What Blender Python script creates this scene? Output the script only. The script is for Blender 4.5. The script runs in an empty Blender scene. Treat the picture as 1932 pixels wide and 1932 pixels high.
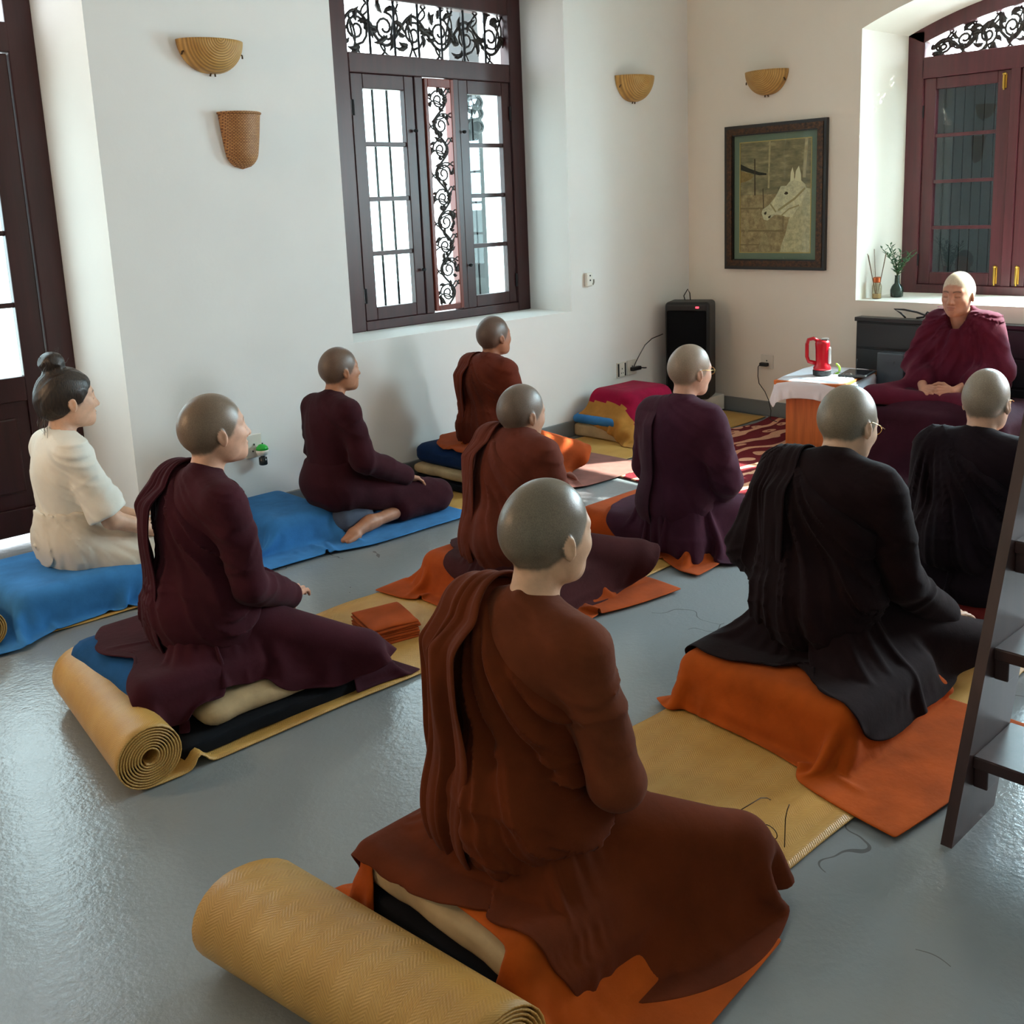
import bpy, bmesh, math, random
import numpy as np
from mathutils import Vector, Matrix
PI = math.pi
D = bpy.data
C = bpy.context.scene.collection
rng = np.random.default_rng(7)

# ------------------------------------------------------------------ camera model (1932 px frame)
FOC, CY0, YAW, PITCH, ROLL, EYE = 1939.6, 775.0, 0.8197, 0.1984, -0.0418, 1.6
WALL_Y, WALL_X = 4.824, 6.414          # inner faces of the left wall and of the back wall


def cam_axes():
    f = Vector((math.cos(YAW)*math.cos(PITCH), math.sin(YAW)*math.cos(PITCH), -math.sin(PITCH)))
    r0 = f.cross(Vector((0, 0, 1))).normalized()
    u0 = r0.cross(f)
    r = math.cos(ROLL)*r0 + math.sin(ROLL)*u0
    u = -math.sin(ROLL)*r0 + math.cos(ROLL)*u0
    return r, u, f


RGT, UPV, FWD = cam_axes()


def ray(px, py):
    return RGT*((px-966)/FOC) - UPV*((py-CY0)/FOC) + FWD


def at_z(px, py, z=0.0):
    d = ray(px, py)
    t = (z-EYE)/d.z
    return Vector((d.x*t, d.y*t, z))


def at_y(px, py, y=WALL_Y):
    d = ray(px, py)
    t = y/d.y
    return Vector((d.x*t, y, EYE+d.z*t))


def at_x(px, py, x=WALL_X):
    d = ray(px, py)
    t = x/d.x
    return Vector((x, d.y*t, EYE+d.z*t))


cam_data = D.cameras.new('camera')
cam = D.objects.new('camera', cam_data)
C.objects.link(cam)
bpy.context.scene.camera = cam
cam_data.sensor_width = 36
cam_data.lens = 36*FOC/1932
cam_data.shift_y = -(966-CY0)/1932
cam_data.clip_start = .02
cam.matrix_world = Matrix(((RGT.x, UPV.x, -FWD.x, 0), (RGT.y, UPV.y, -FWD.y, 0), (RGT.z, UPV.z, -FWD.z, EYE), (0, 0, 0, 1)))


# ------------------------------------------------------------------ linking and tagging
def tag(o, label=None, cat=None, group=None, kind=None):
    if label: o['label'] = label
    if cat: o['category'] = cat
    if group: o['group'] = group
    if kind: o['kind'] = kind
    return o


def link(name, me, mats, parent=None, loc=None, rotz=0, smooth=True):
    o = D.objects.new(name, me)
    C.objects.link(o)
    if not isinstance(mats, (list, tuple)): mats = [mats]
    if len(me.materials) == 0:
        for m in mats: me.materials.append(m)
    if smooth and len(me.polygons):
        me.polygons.foreach_set('use_smooth', [True]*len(me.polygons))
    if parent: o.parent = parent
    if loc is not None: o.location = loc
    o.rotation_euler.z = rotz
    return o


def empty(name, loc=(0, 0, 0), rotz=0):
    o = D.objects.new(name, None)
    o.empty_display_size = .05
    C.objects.link(o)
    o.location = loc
    o.rotation_euler.z = rotz
    return o


def mesh_from(name, V, F):
    me = D.meshes.new(name)
    V = np.asarray(V, dtype=np.float64)
    F = np.asarray(F)
    me.vertices.add(len(V))
    me.vertices.foreach_set('co', V.astype(np.float32).ravel())
    n = F.shape[1]
    me.loops.add(F.size)
    me.loops.foreach_set('vertex_index', F.astype(np.int32).ravel())
    me.polygons.add(len(F))
    me.polygons.foreach_set('loop_start', np.arange(0, F.size, n, dtype=np.int32))
    me.polygons.foreach_set('loop_total', np.full(len(F), n, dtype=np.int32))
    me.update(calc_edges=True)
    me.validate()
    return me


class MB:
    """collects shapes into one mesh"""
    def __init__(s):
        s.bm = bmesh.new()

    def box(s, x0, x1, y0, y1, z0, z1, bev=0, seg=2):
        r = bmesh.ops.create_cube(s.bm, size=1)
        vs = r['verts']
        for v in vs:
            v.co = Vector(((x0+x1)/2+v.co.x*(x1-x0), (y0+y1)/2+v.co.y*(y1-y0), (z0+z1)/2+v.co.z*(z1-z0)))
        if bev:
            es = list({e for v in vs for e in v.link_edges})
            bmesh.ops.bevel(s.bm, geom=es, offset=bev, segments=seg, affect='EDGES', profile=.5)
        return s

    def quad(s, *pts):
        s.bm.faces.new([s.bm.verts.new(p) for p in pts])
        return s

    def prism(s, pts, vec):
        """polygon pts (3d) pushed along vec, closed"""
        a = [s.bm.verts.new(p) for p in pts]
        b = [s.bm.verts.new(Vector(p)+Vector(vec)) for p in pts]
        n = len(pts)
        s.bm.faces.new(a)
        s.bm.faces.new(b[::-1])
        for i in range(n):
            s.bm.faces.new((a[i], b[i], b[(i+1) % n], a[(i+1) % n]))
        return s

    def tube(s, pts, r, n=8, closed=False, caps=True):
        pts = [Vector(p) for p in pts]
        R = r if isinstance(r, (list, tuple)) else [r]*len(pts)
        up = Vector((0, 0, 1))
        rings = []
        prev = None
        m = len(pts)
        for i, p in enumerate(pts):
            if closed: t = pts[(i+1) % m]-pts[i-1]
            else: t = pts[min(i+1, m-1)]-pts[max(i-1, 0)]
            t.normalize()
            if prev is None:
                a = t.cross(up)
                if a.length < .1: a = t.cross(Vector((1, 0, 0)))
            else:
                a = prev - t*prev.dot(t)
                if a.length < 1e-5: a = t.cross(up)
            a.normalize()
            prev = a
            b = t.cross(a)
            rings.append([s.bm.verts.new(p+R[i]*(math.cos(2*PI*k/n)*a+math.sin(2*PI*k/n)*b)) for k in range(n)])
        for i in range(m if closed else m-1):
            A, B = rings[i], rings[(i+1) % m]
            for k in range(n):
                s.bm.faces.new((A[k], A[(k+1) % n], B[(k+1) % n], B[k]))
        if caps and not closed:
            s.bm.faces.new(rings[0][::-1])
            s.bm.faces.new(rings[-1])
        return s

    def lathe(s, prof, c=(0, 0, 0), n=24):
        """prof list of (r,z)"""
        c = Vector(c)
        rings = [[s.bm.verts.new(c+Vector((max(r, 1e-4)*math.cos(2*PI*k/n), max(r, 1e-4)*math.sin(2*PI*k/n), z))) for k in range(n)] for r, z in prof]
        for A, B in zip(rings[:-1], rings[1:]):
            for k in range(n):
                s.bm.faces.new((A[k], A[(k+1) % n], B[(k+1) % n], B[k]))
        s.bm.faces.new(rings[0][::-1])
        s.bm.faces.new(rings[-1])
        return s

    def build(s, name, mats, parent=None, loc=None, rotz=0, smooth=False):
        bmesh.ops.recalc_face_normals(s.bm, faces=s.bm.faces)
        me = D.meshes.new(name)
        s.bm.to_mesh(me)
        s.bm.free()
        return link(name, me, mats, parent, loc, rotz, smooth)


def grid_faces(nu, nv, wrap_u=False):
    F = []
    for i in range(nu if wrap_u else nu-1):
        i2 = (i+1) % nu
        for j in range(nv-1):
            F.append((i*nv+j, i2*nv+j, i2*nv+j+1, i*nv+j+1))
    return np.array(F)


# ------------------------------------------------------------------ materials
def lin(c):
    return tuple(((x/255)/12.92 if x/255 <= .04045 else ((x/255+.055)/1.055)**2.4) for x in c)


class NT:
    def __init__(s, name):
        s.m = D.materials.new(name)
        s.m.use_nodes = True
        s.t = s.m.node_tree
        s.b = s.t.nodes['Principled BSDF']
        s.out = s.t.nodes['Material Output']

    def n(s, typ, **kw):
        nd = s.t.nodes.new(typ)
        for k, v in kw.items():
            if k in nd.inputs: nd.inputs[k].default_value = v
            else: setattr(nd, k, v)
        return nd

    def l(s, a, b):
        s.t.links.new(a, b)

    def coord(s, scale=(1, 1, 1), rot=(0, 0, 0), kind='Object'):
        tc = s.n('ShaderNodeTexCoord')
        mp = s.n('ShaderNodeMapping')
        mp.inputs['Scale'].default_value = scale
        mp.inputs['Rotation'].default_value = rot
        s.l(tc.outputs[kind], mp.inputs['Vector'])
        return mp.outputs[0]

    def noise(s, vec, scale, detail=4, rough=.55):
        nd = s.n('ShaderNodeTexNoise')
        nd.inputs['Scale'].default_value = scale
        nd.inputs['Detail'].default_value = detail
        nd.inputs['Roughness'].default_value = rough
        if vec is not None: s.l(vec, nd.inputs['Vector'])
        return nd.outputs['Fac']

    def ramp(s, fac, stops):
        nd = s.n('ShaderNodeValToRGB')
        cr = nd.color_ramp
        while len(cr.elements) < len(stops): cr.elements.new(.5)
        for e, (p, c) in zip(cr.elements, stops):
            e.position = p
            e.color = (*c[:3], 1) if not isinstance(c, (int, float)) else (c, c, c, 1)
        s.l(fac, nd.inputs[0])
        return nd.outputs[0]

    def mix(s, fac, a, b):
        nd = s.n('ShaderNodeMix', data_type='RGBA')
        for sock, v in ((nd.inputs[0], fac), (nd.inputs[6], a), (nd.inputs[7], b)):
            if hasattr(v, 'is_linked'): s.l(v, sock)
            elif isinstance(v, (int, float)): sock.default_value = v
            else: sock.default_value = (*v[:3], 1)
        return nd.outputs[2]

    def math(s, op, a, b=None):
        nd = s.n('ShaderNodeMath', operation=op)
        for i, v in enumerate((a, b)):
            if v is None: continue
            if hasattr(v, 'is_linked'): s.l(v, nd.inputs[i])
            else: nd.inputs[i].default_value = v
        return nd.outputs[0]

    def bump(s, h, strength=.3, dist=.01, prev=None):
        nd = s.n('ShaderNodeBump')
        nd.inputs['Strength'].default_value = strength
        nd.inputs['Distance'].default_value = dist
        s.l(h, nd.inputs['Height'])
        if prev is not None: s.l(prev, nd.inputs['Normal'])
        return nd.outputs[0]

    def set(s, **kw):
        for k, v in kw.items():
            k = k.replace('_', ' ')
            sock = s.b.inputs[k]
            if hasattr(v, 'is_linked'): s.l(v, sock)
            elif isinstance(v, tuple) and len(v) == 3 and sock.type == 'RGBA': sock.default_value = (*v, 1)
            else: sock.default_value = v
        return s


def plain(name, rgb, rough=.6, metal=0, spec=.5):
    t = NT(name)
    t.set(Base_Color=lin(rgb), Roughness=rough, Metallic=metal)
    t.b.inputs['Specular IOR Level'].default_value = spec
    return t.m


def fabric(name, rgb, var=.18, rough=.9, weave=900, sheen=.03, wr=.6):
    t = NT(name)
    v = t.coord()
    base = lin(rgb)
    n = t.noise(v, 9, 5)
    lo = tuple(c*(1-var) for c in base)
    hi = tuple(min(1, c*(1+var)) for c in base)
    t.set(Base_Color=t.ramp(n, [(.3, lo), (.7, hi)]), Roughness=rough)
    t.b.inputs['Specular IOR Level'].default_value = .12
    t.b.inputs['Sheen Weight'].default_value = sheen
    t.b.inputs['Sheen Roughness'].default_value = .5
    rn = t.n('ShaderNodeTexNoise', noise_type='RIDGED_MULTIFRACTAL')
    rn.inputs['Scale'].default_value = 7
    rn.inputs['Detail'].default_value = 2.5
    rn.inputs['Distortion'].default_value = .5
    t.l(t.coord((1, 1, .55)), rn.inputs['Vector'])
    b0 = t.bump(rn.outputs['Fac'], wr*.42, .012)
    b1 = t.bump(t.noise(v, 38, 3, .6), wr*.5, .004, b0)
    b2 = t.bump(t.noise(v, weave, 1), .12, .001, b1)
    t.set(Normal=b2)
    return t.m


def wall_mat(name, rgb):
    t = NT(name)
    v = t.coord()
    n = t.noise(v, 1.3, 5)
    base = lin(rgb)
    t.set(Base_Color=t.ramp(n, [(.25, tuple(c*.95 for c in base)), (.75, tuple(min(1, c*1.03) for c in base))]), Roughness=.7)
    t.b.inputs['Specular IOR Level'].default_value = .25
    t.set(Normal=t.bump(t.noise(v, 55, 6, .65), .12, .004, t.bump(t.noise(v, 4, 3), .2, .01)))
    return t.m


def wood_mat(name, rgb, rough=.38, axis=2, streak=.35):
    t = NT(name)
    sc = [22, 22, 22]
    sc[axis] = 1.6
    v = t.coord(tuple(sc))
    n = t.noise(v, 1.0, 6, .6)
    base = lin(rgb)
    t.set(Base_Color=t.ramp(n, [(.25, tuple(c*(1-streak) for c in base)), (.75, tuple(c*(1+streak) for c in base))]), Roughness=rough)
    t.set(Normal=t.bump(n, .12, .002))
    return t.m
# ------------------------------------------------------------------ distance fields, surface nets, cloth
LAT = rng.random((32, 32, 32))


def vnoise(x, y, z):
    P = np.stack(np.broadcast_arrays(x, y, z), -1).astype(np.float64)
    i = np.floor(P).astype(np.int64)
    f = P-i
    f = f*f*(3-2*f)
    i &= 31
    j = (i+1) & 31
    x0, y0, z0 = i[..., 0], i[..., 1], i[..., 2]
    x1, y1, z1 = j[..., 0], j[..., 1], j[..., 2]
    fx, fy, fz = f[..., 0], f[..., 1], f[..., 2]
    a = LAT[x0, y0, z0]*(1-fx)+LAT[x1, y0, z0]*fx
    b = LAT[x0, y1, z0]*(1-fx)+LAT[x1, y1, z0]*fx
    c = LAT[x0, y0, z1]*(1-fx)+LAT[x1, y0, z1]*fx
    d = LAT[x0, y1, z1]*(1-fx)+LAT[x1, y1, z1]*fx
    return (a*(1-fy)+b*fy)*(1-fz)+(c*(1-fy)+d*fy)*fz


def ridge(x, y, z, p=1.4):
    return (1-np.abs(2*vnoise(x, y, z)-1))**p


def cap(P, a, b, ra, rb=None):
    if rb is None: rb = ra
    a = np.asarray(a, float); b = np.asarray(b, float)
    ab = b-a
    pa = P-a
    t = np.clip(pa@ab/max(1e-9, ab@ab), 0, 1)
    return np.linalg.norm(pa-t[:, None]*ab, axis=1)-(ra+(rb-ra)*t)


def ell(P, c, r):
    r = np.asarray(r, float)
    q = P-np.asarray(c, float)
    k0 = np.linalg.norm(q/r, axis=1)
    k1 = np.linalg.norm(q/(r*r), axis=1)
    return k0*(k0-1)/np.maximum(k1, 1e-9)


def sph(P, c, r):
    return np.linalg.norm(P-np.asarray(c, float), axis=1)-r


def rbox(P, c, h, r):
    q = np.abs(P-np.asarray(c, float))-(np.asarray(h, float)-r)
    return np.linalg.norm(np.maximum(q, 0), axis=1)+np.minimum(q.max(1), 0)-r


def smin(a, b, k):
    h = np.clip(.5+.5*(b-a)/k, 0, 1)
    return b+(a-b)*h-k*h*(1-h)


def smax(a, b, k):
    return -smin(-a, -b, k)


def eval_chunks(f, P, n=120000):
    if len(P) <= n: return f(P)
    return np.concatenate([f(P[i:i+n]) for i in range(0, len(P), n)])


def surfnet(f, lo, hi, h, K=6, margin=1.0):
    """mesh of f<0 by surface nets on a sparsely sampled grid"""
    lo = np.asarray(lo, float); hi = np.asarray(hi, float)
    nb = np.ceil((hi-lo)/(h*K)).astype(int)
    cs = [lo[a]+h*K*(np.arange(nb[a])+.5)-h*.5 for a in range(3)]
    G = np.stack(np.meshgrid(*cs, indexing='ij'), -1).reshape(-1, 3)
    dc = eval_chunks(f, G)
    act = np.abs(dc) < h*K*.9*(1+margin)
    act = act.reshape(nb)
    val = np.repeat(np.repeat(np.repeat(np.where(dc < 0, -1., 1.).reshape(nb), K, 0), K, 1), K, 2).astype(np.float32)
    bi = np.argwhere(act)
    off = np.stack(np.meshgrid(*[np.arange(K)]*3, indexing='ij'), -1).reshape(-1, 3)
    idx = (bi[:, None, :]*K+off[None]).reshape(-1, 3)
    v = eval_chunks(f, lo+idx*h)
    val[idx[:, 0], idx[:, 1], idx[:, 2]] = v
    ins = val < 0
    s = np.zeros(np.array(val.shape)-1, np.int8)
    sl = [slice(0, -1), slice(1, None)]
    for a in (0, 1):
        for b in (0, 1):
            for c in (0, 1):
                s += ins[sl[a], sl[b], sl[c]]
    cells = np.argwhere((s > 0) & (s < 8))
    vid = np.full(s.shape, -1, np.int32)
    vid[cells[:, 0], cells[:, 1], cells[:, 2]] = np.arange(len(cells))
    corners = np.array([[a, b, c] for a in (0, 1) for b in (0, 1) for c in (0, 1)])
    cv = np.stack([val[cells[:, 0]+k[0], cells[:, 1]+k[1], cells[:, 2]+k[2]] for k in corners], 1)
    acc = np.zeros((len(cells), 3)); cnt = np.zeros(len(cells))
    for i in range(8):
        for j in range(i+1, 8):
            if np.abs(corners[i]-corners[j]).sum() != 1: continue
            va, vb = cv[:, i], cv[:, j]
            m = (va < 0) != (vb < 0)
            t = np.where(m, va/np.where(m, va-vb, 1), 0)
            acc += np.where(m[:, None], corners[i]+t[:, None]*(corners[j]-corners[i]), 0)
            cnt += m
    V = lo+(cells+acc/cnt[:, None])*h
    Fs = []
    for ax in range(3):
        a = [slice(None)]*3; b = [slice(None)]*3
        a[ax] = slice(0, -1); b[ax] = slice(1, None)
        A, B = ins[tuple(a)], ins[tuple(b)]
        e = np.argwhere(A != B)
        o1, o2 = (ax+1) % 3, (ax+2) % 3
        ok = (e[:, o1] > 0) & (e[:, o2] > 0) & (e[:, o1] < s.shape[o1]) & (e[:, o2] < s.shape[o2])
        e = e[ok]
        def cell(d1, d2):
            q = e.copy(); q[:, o1] += d1; q[:, o2] += d2
            return vid[q[:, 0], q[:, 1], q[:, 2]]
        q = np.stack([cell(-1, -1), cell(0, -1), cell(0, 0), cell(-1, 0)], 1)
        fl = A[e[:, 0], e[:, 1], e[:, 2]]
        q[~fl] = q[~fl][:, ::-1]
        Fs.append(q)
    F = np.concatenate(Fs)
    F = F[(F >= 0).all(1)]
    return V, F


def sdf_obj(name, f, lo, hi, h, mats, parent=None, attrs=None, smooth_it=1, margin=1.0):
    V, F = surfnet(f, lo, hi, h, margin=margin)
    if smooth_it:
        E = np.concatenate([F[:, [0, 1]], F[:, [1, 2]], F[:, [2, 3]], F[:, [3, 0]]])
        for _ in range(smooth_it):
            acc = np.zeros_like(V); n = np.zeros(len(V))
            for k in range(3):
                acc[:, k] = np.bincount(E[:, 0], V[E[:, 1], k], len(V))+np.bincount(E[:, 1], V[E[:, 0], k], len(V))
            n = np.bincount(E[:, 0], minlength=len(V))+np.bincount(E[:, 1], minlength=len(V))
            V = V*.5+.5*acc/np.maximum(n, 1)[:, None]
    me = mesh_from(name, V, F)
    o = link(name, me, mats, parent)
    if attrs:
        for an, fn in attrs.items():
            at = me.attributes.new(an, 'FLOAT', 'POINT')
            at.data.foreach_set('value', fn(V).astype(np.float32))
    return o


# ---- cloth: position based dynamics on an index grid
def cloth_edges(nu, nv, wrap, keep=None):
    I = np.arange(nu*nv).reshape(nu, nv)
    groups = []
    def add(a, b, par, stiff):
        groups.append((a[par].ravel(), b[par].ravel(), stiff))
    def pairs(du, dv, stiff):
        if wrap:
            A = I[:, max(0, -dv):nv-max(0, dv)]
            B = np.roll(I, -du, 0)[:, max(0, dv):nv+min(0, dv)]
        else:
            A = I[:nu-du, max(0, -dv):nv-max(0, dv)]
            B = I[du:, max(0, dv):nv+min(0, dv)]
        if du > 0:
            k = np.arange(A.shape[0])//du % 2
            for q in (0, 1): groups.append((A[k == q].ravel(), B[k == q].ravel(), stiff))
        else:
            k = np.arange(A.shape[1])//dv % 2
            for q in (0, 1): groups.append((A[:, k == q].ravel(), B[:, k == q].ravel(), stiff))
    pairs(1, 0, 1.0); pairs(0, 1, 1.0)
    pairs(1, 1, .6); pairs(1, -1, .6)
    pairs(2, 0, .04); pairs(0, 2, .04)
    return groups


def sdf_grad(f, P, e=.004):
    g = np.zeros_like(P)
    for k in np.array([[1, -1, -1], [-1, -1, 1], [-1, 1, -1], [1, 1, 1]], float):
        g += k*f(P+k*e)[:, None]
    return g/np.maximum(np.linalg.norm(g, axis=1), 1e-9)[:, None]


def drape(P, nu, nv, f, wrap=False, pin=None, steps=110, iters=10, rest=None, stretch=(1, 1), thick=.006, fric=.6, grav=6., dt=.016, seed=0):
    """P (nu*nv,3) start positions; f collision field; returns settled positions"""
    P = P.copy().astype(float)
    G = cloth_edges(nu, nv, wrap)
    R = P if rest is None else rest
    cons = []
    for gi, (a, b, st) in enumerate(G):
        L = np.linalg.norm(R[a]-R[b], axis=1)
        s = stretch[0] if gi in (0, 1, 8, 9) else stretch[1] if gi in (2, 3, 10, 11) else (stretch[0]+stretch[1])/2
        cons.append((a, b, L*s, st))
    w = np.ones(len(P))
    if pin is not None: w[pin] = 0
    r = np.random.default_rng(seed)
    X = P+r.normal(0, .0012, P.shape)*w[:, None]
    V = np.zeros_like(X)
    for s in range(steps):
        V[:, 2] -= grav*dt
        V *= .985 if s < steps*.75 else .9
        Y = X+V*dt*w[:, None]
        for _ in range(iters):
            for a, b, L, st in cons:
                d = Y[b]-Y[a]
                n = np.sqrt((d*d).sum(1))+1e-9
                wa, wb = w[a], w[b]
                k = st*(n-L)/(n*np.maximum(wa+wb, 1e-9))
                Y[a] += d*(k*wa)[:, None]
                Y[b] -= d*(k*wb)[:, None]
        dd = f(Y)
        c = np.where((dd < thick) & (w > 0))[0]
        if len(c):
            g = sdf_grad(f, Y[c])
            Y[c] += g*(thick-dd[c])[:, None]
            mv = Y[c]-X[c]
            tn = mv-g*(mv*g).sum(1)[:, None]
            Y[c] -= tn*fric
        V = (Y-X)/dt
        sp = np.linalg.norm(V, axis=1)
        V *= np.minimum(1, 1.6/np.maximum(sp, 1e-6))[:, None]
        X = Y
    return X


def cloth_obj(name, X, nu, nv, mats, parent=None, wrap=False, thick=.005, sub=1, loc=None, rotz=0, cut=None):
    F = grid_faces(nu, nv, wrap)
    if cut is not None:
        F = F[~cut[F].any(1)]
        used = np.unique(F)
        mp = np.full(len(X), -1); mp[used] = np.arange(len(used))
        X = X[used]; F = mp[F]
    me = mesh_from(name, X, F)
    o = link(name, me, mats, parent, loc, rotz)
    so = o.modifiers.new('thickness', 'SOLIDIFY')
    so.thickness = thick
    so.offset = 0
    if sub:
        ss = o.modifiers.new('smooth', 'SUBSURF')
        ss.levels = sub; ss.render_levels = sub
    return o


def rect_cloth(x0, x1, y0, y1, z, step=.016, rot=0, ctr=None, jitter=0):
    nu = max(4, int(round((x1-x0)/step))+1); nv = max(4, int(round((y1-y0)/step))+1)
    u = np.linspace(x0, x1, nu); v = np.linspace(y0, y1, nv)
    A, B = np.meshgrid(u, v, indexing='ij')
    P = np.stack([A, B, np.full_like(A, z)], -1).reshape(-1, 3)
    if rot:
        c = np.array(ctr if ctr is not None else [(x0+x1)/2, (y0+y1)/2])
        q = P[:, :2]-c
        P[:, :2] = c+np.stack([q[:, 0]*math.cos(rot)-q[:, 1]*math.sin(rot), q[:, 0]*math.sin(rot)+q[:, 1]*math.cos(rot)], 1)
    return P, nu, nv


def puffy(lx, ly, lz, r=.03, bulge=.012, n=14, wob=.004, seed=1):
    """stuffed pad, base at z=0, centred in x and y"""
    bm = bmesh.new()
    bmesh.ops.create_cube(bm, size=2)
    bmesh.ops.subdivide_edges(bm, edges=bm.edges, cuts=n, use_grid_fill=True)
    r = min(r, lz*.49)
    h = np.array([lx/2-r, ly/2-r, lz/2-r])
    V = np.array([v.co[:] for v in bm.verts])
    full = np.array([lx/2, ly/2, lz/2])
    q = V*full
    c = np.clip(q, -h, h)
    d = q-c
    L = np.linalg.norm(d, axis=1)
    q = c+d/np.maximum(L, 1e-9)[:, None]*r
    b = np.clip((1-V[:, 0]**2), 0, 1)**.6*np.clip((1-V[:, 1]**2), 0, 1)**.6
    q[:, 2] += np.sign(V[:, 2])*b*bulge*(np.abs(V[:, 2]) > .9)
    s = np.clip(1-V[:, 2]**2, 0, 1)
    q[:, :2] *= (1+.5*bulge/np.array([lx, ly])[None]*s[:, None])
    q += (vnoise(q[:, 0]*14+seed, q[:, 1]*14, q[:, 2]*14)-.5)[:, None]*wob*2
    q[:, 2] += lz/2
    q[:, 2] = np.maximum(q[:, 2], .0005)
    for v, p in zip(bm.verts, q): v.co = p
    bmesh.ops.recalc_face_normals(bm, faces=bm.faces)
    return bm


def puffy_obj(name, dims, mats, parent=None, loc=None, rotz=0, **kw):
    bm = puffy(*dims, **kw)
    me = D.meshes.new(name)
    bm.to_mesh(me)
    bm.free()
    return link(name, me, mats, parent, loc, rotz, True)
# ------------------------------------------------------------------ materials of the place
M = {}
M['wall_left'] = wall_mat('white_plaster', (232, 232, 230))
M['wall'] = wall_mat('cream_plaster', (230, 223, 212))
M['ceil'] = plain('ceiling_white', (220, 218, 212), .8)
M['skirt'] = plain('grey_skirting_paint', (118, 122, 124), .45)
M['wood'] = wood_mat('dark_red_wood', (58, 24, 26), .36)
M['wood_h'] = wood_mat('dark_red_wood_across', (58, 24, 26), .36, axis=0)
M['wood_red'] = wood_mat('red_brown_wood', (112, 46, 34), .35)
M['wood_b'] = wood_mat('maroon_wood', (76, 31, 38), .34)
M['wood_by'] = wood_mat('maroon_wood_across', (76, 31, 38), .34, axis=1)
M['lattice'] = plain('dark_carved_wood', (44, 40, 38), .5)
M['iron'] = plain('black_iron', (26, 28, 32), .5, .4)
M['brass'] = plain('brass', (190, 150, 70), .3, .9)
M['black'] = plain('black_plastic', (14, 16, 19), .5)
M['white_plastic'] = plain('white_plastic', (226, 224, 216), .35)


def floor_material():
    t = NT('painted_cement')
    v = t.coord()
    n1 = t.noise(v, .6, 3, .5)
    n2 = t.noise(v, 7, 5, .6)
    c = t.ramp(n1, [(.3, lin((128, 134, 137))), (.55, lin((134, 140, 143))), (.8, lin((140, 145, 147)))])
    # dark specks and hair cracks in the paint
    vo = t.n('ShaderNodeTexVoronoi')
    vo.inputs['Scale'].default_value = 9
    t.l(v, vo.inputs['Vector'])
    sp = t.math('LESS_THAN', vo.outputs['Distance'], .028)
    ns = t.math('GREATER_THAN', t.noise(v, 2.7, 2), .56)
    c = t.mix(t.math('MULTIPLY', sp, ns), c, lin((46, 44, 42)))
    wv = t.n('ShaderNodeVectorMath', operation='ADD')
    nz = t.n('ShaderNodeTexNoise')
    nz.inputs['Scale'].default_value = 3.0
    t.l(v, nz.inputs['Vector'])
    t.l(v, wv.inputs[0])
    t.l(nz.outputs['Color'], wv.inputs[1])
    vc = t.n('ShaderNodeTexVoronoi', feature='DISTANCE_TO_EDGE')
    vc.inputs['Scale'].default_value = .62
    t.l(wv.outputs[0], vc.inputs['Vector'])
    cr = t.math('LESS_THAN', vc.outputs['Distance'], .0022)
    gate = t.math('GREATER_THAN', t.noise(v, 1.1, 2), .55)
    c = t.mix(t.math('MULTIPLY', t.math('MULTIPLY', cr, gate), .6), c, lin((66, 62, 58)))
    t.set(Base_Color=c, Roughness=t.math('ADD', t.math('MULTIPLY', n2, .12), .12))
    t.b.inputs['Specular IOR Level'].default_value = .55
    b = t.bump(t.noise(v, 60, 3, .6), .26, .004, t.bump(t.noise(v, 16, 3, .5), .12, .008))
    t.set(Normal=b)
    return t.m


M['floor'] = floor_material()


def glass_material(name, tint=(235, 245, 245), ior=1.45):
    t = NT(name)
    tr = t.n('ShaderNodeBsdfTransparent')
    tr.inputs[0].default_value = (*lin(tint), 1)
    gl = t.n('ShaderNodeBsdfGlossy')
    gl.inputs['Roughness'].default_value = .02
    lw = t.n('ShaderNodeLayerWeight')
    lw.inputs['Blend'].default_value = .5
    f0 = ((ior-1)/(ior+1))**2
    fr = t.math('ADD', t.math('MULTIPLY', t.math('POWER', lw.outputs['Facing'], 4.), .7*min(1, f0/.04)), f0)
    mx = t.n('ShaderNodeMixShader')
    t.l(fr, mx.inputs[0])
    t.l(tr.outputs[0], mx.inputs[1])
    t.l(gl.outputs[0], mx.inputs[2])
    t.l(mx.outputs[0], t.out.inputs[0])
    return t.m


M['glass'] = glass_material('window_glass')

WT = .66                      # wall thickness
X0, Y0, ZC = -2.6, -2.6, 3.7  # far faces of the room and ceiling height
# window A (left wall)
AX0, AX1, AZ0, AZ1, AY = 3.30, 5.10, .865, 3.12, WALL_Y+.397
# door (left wall)
DX0, DX1, DZ1, DY = .42, 1.98, 3.12, WALL_Y+.62
# window B (back wall)
BY0, BY1, BZ0, BZS, BX = 1.375, 3.447, .872, 2.605, WALL_X+.637
BYC = (BY0+BY1)/2
BR = 2.63
BZc = BZS-math.sqrt(BR*BR-((BY1-BY0)/2)**2)
# second window of the back wall, to the right of the picture
CY0_, CY1_ = -.55, 1.05


def arch_pts(R, half, x, n=18, yc=BYC, zc=BZc):
    return [Vector((x, yc+half*math.cos(PI*k/n), zc+math.sqrt(max(0, R*R-(half*math.cos(PI*k/n))**2)))) for k in range(n+1)]


# floor
MB().box(X0-.3, WALL_X+1.0, Y0-.3, WALL_Y+1.0, -.1, 0).build('floor', M['floor'])['kind'] = 'structure'
MB().box(X0-.3, WALL_X+1.0, Y0-.3, WALL_Y+1.0, ZC, ZC+.1).build('ceiling', M['ceil'])['kind'] = 'structure'
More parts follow.
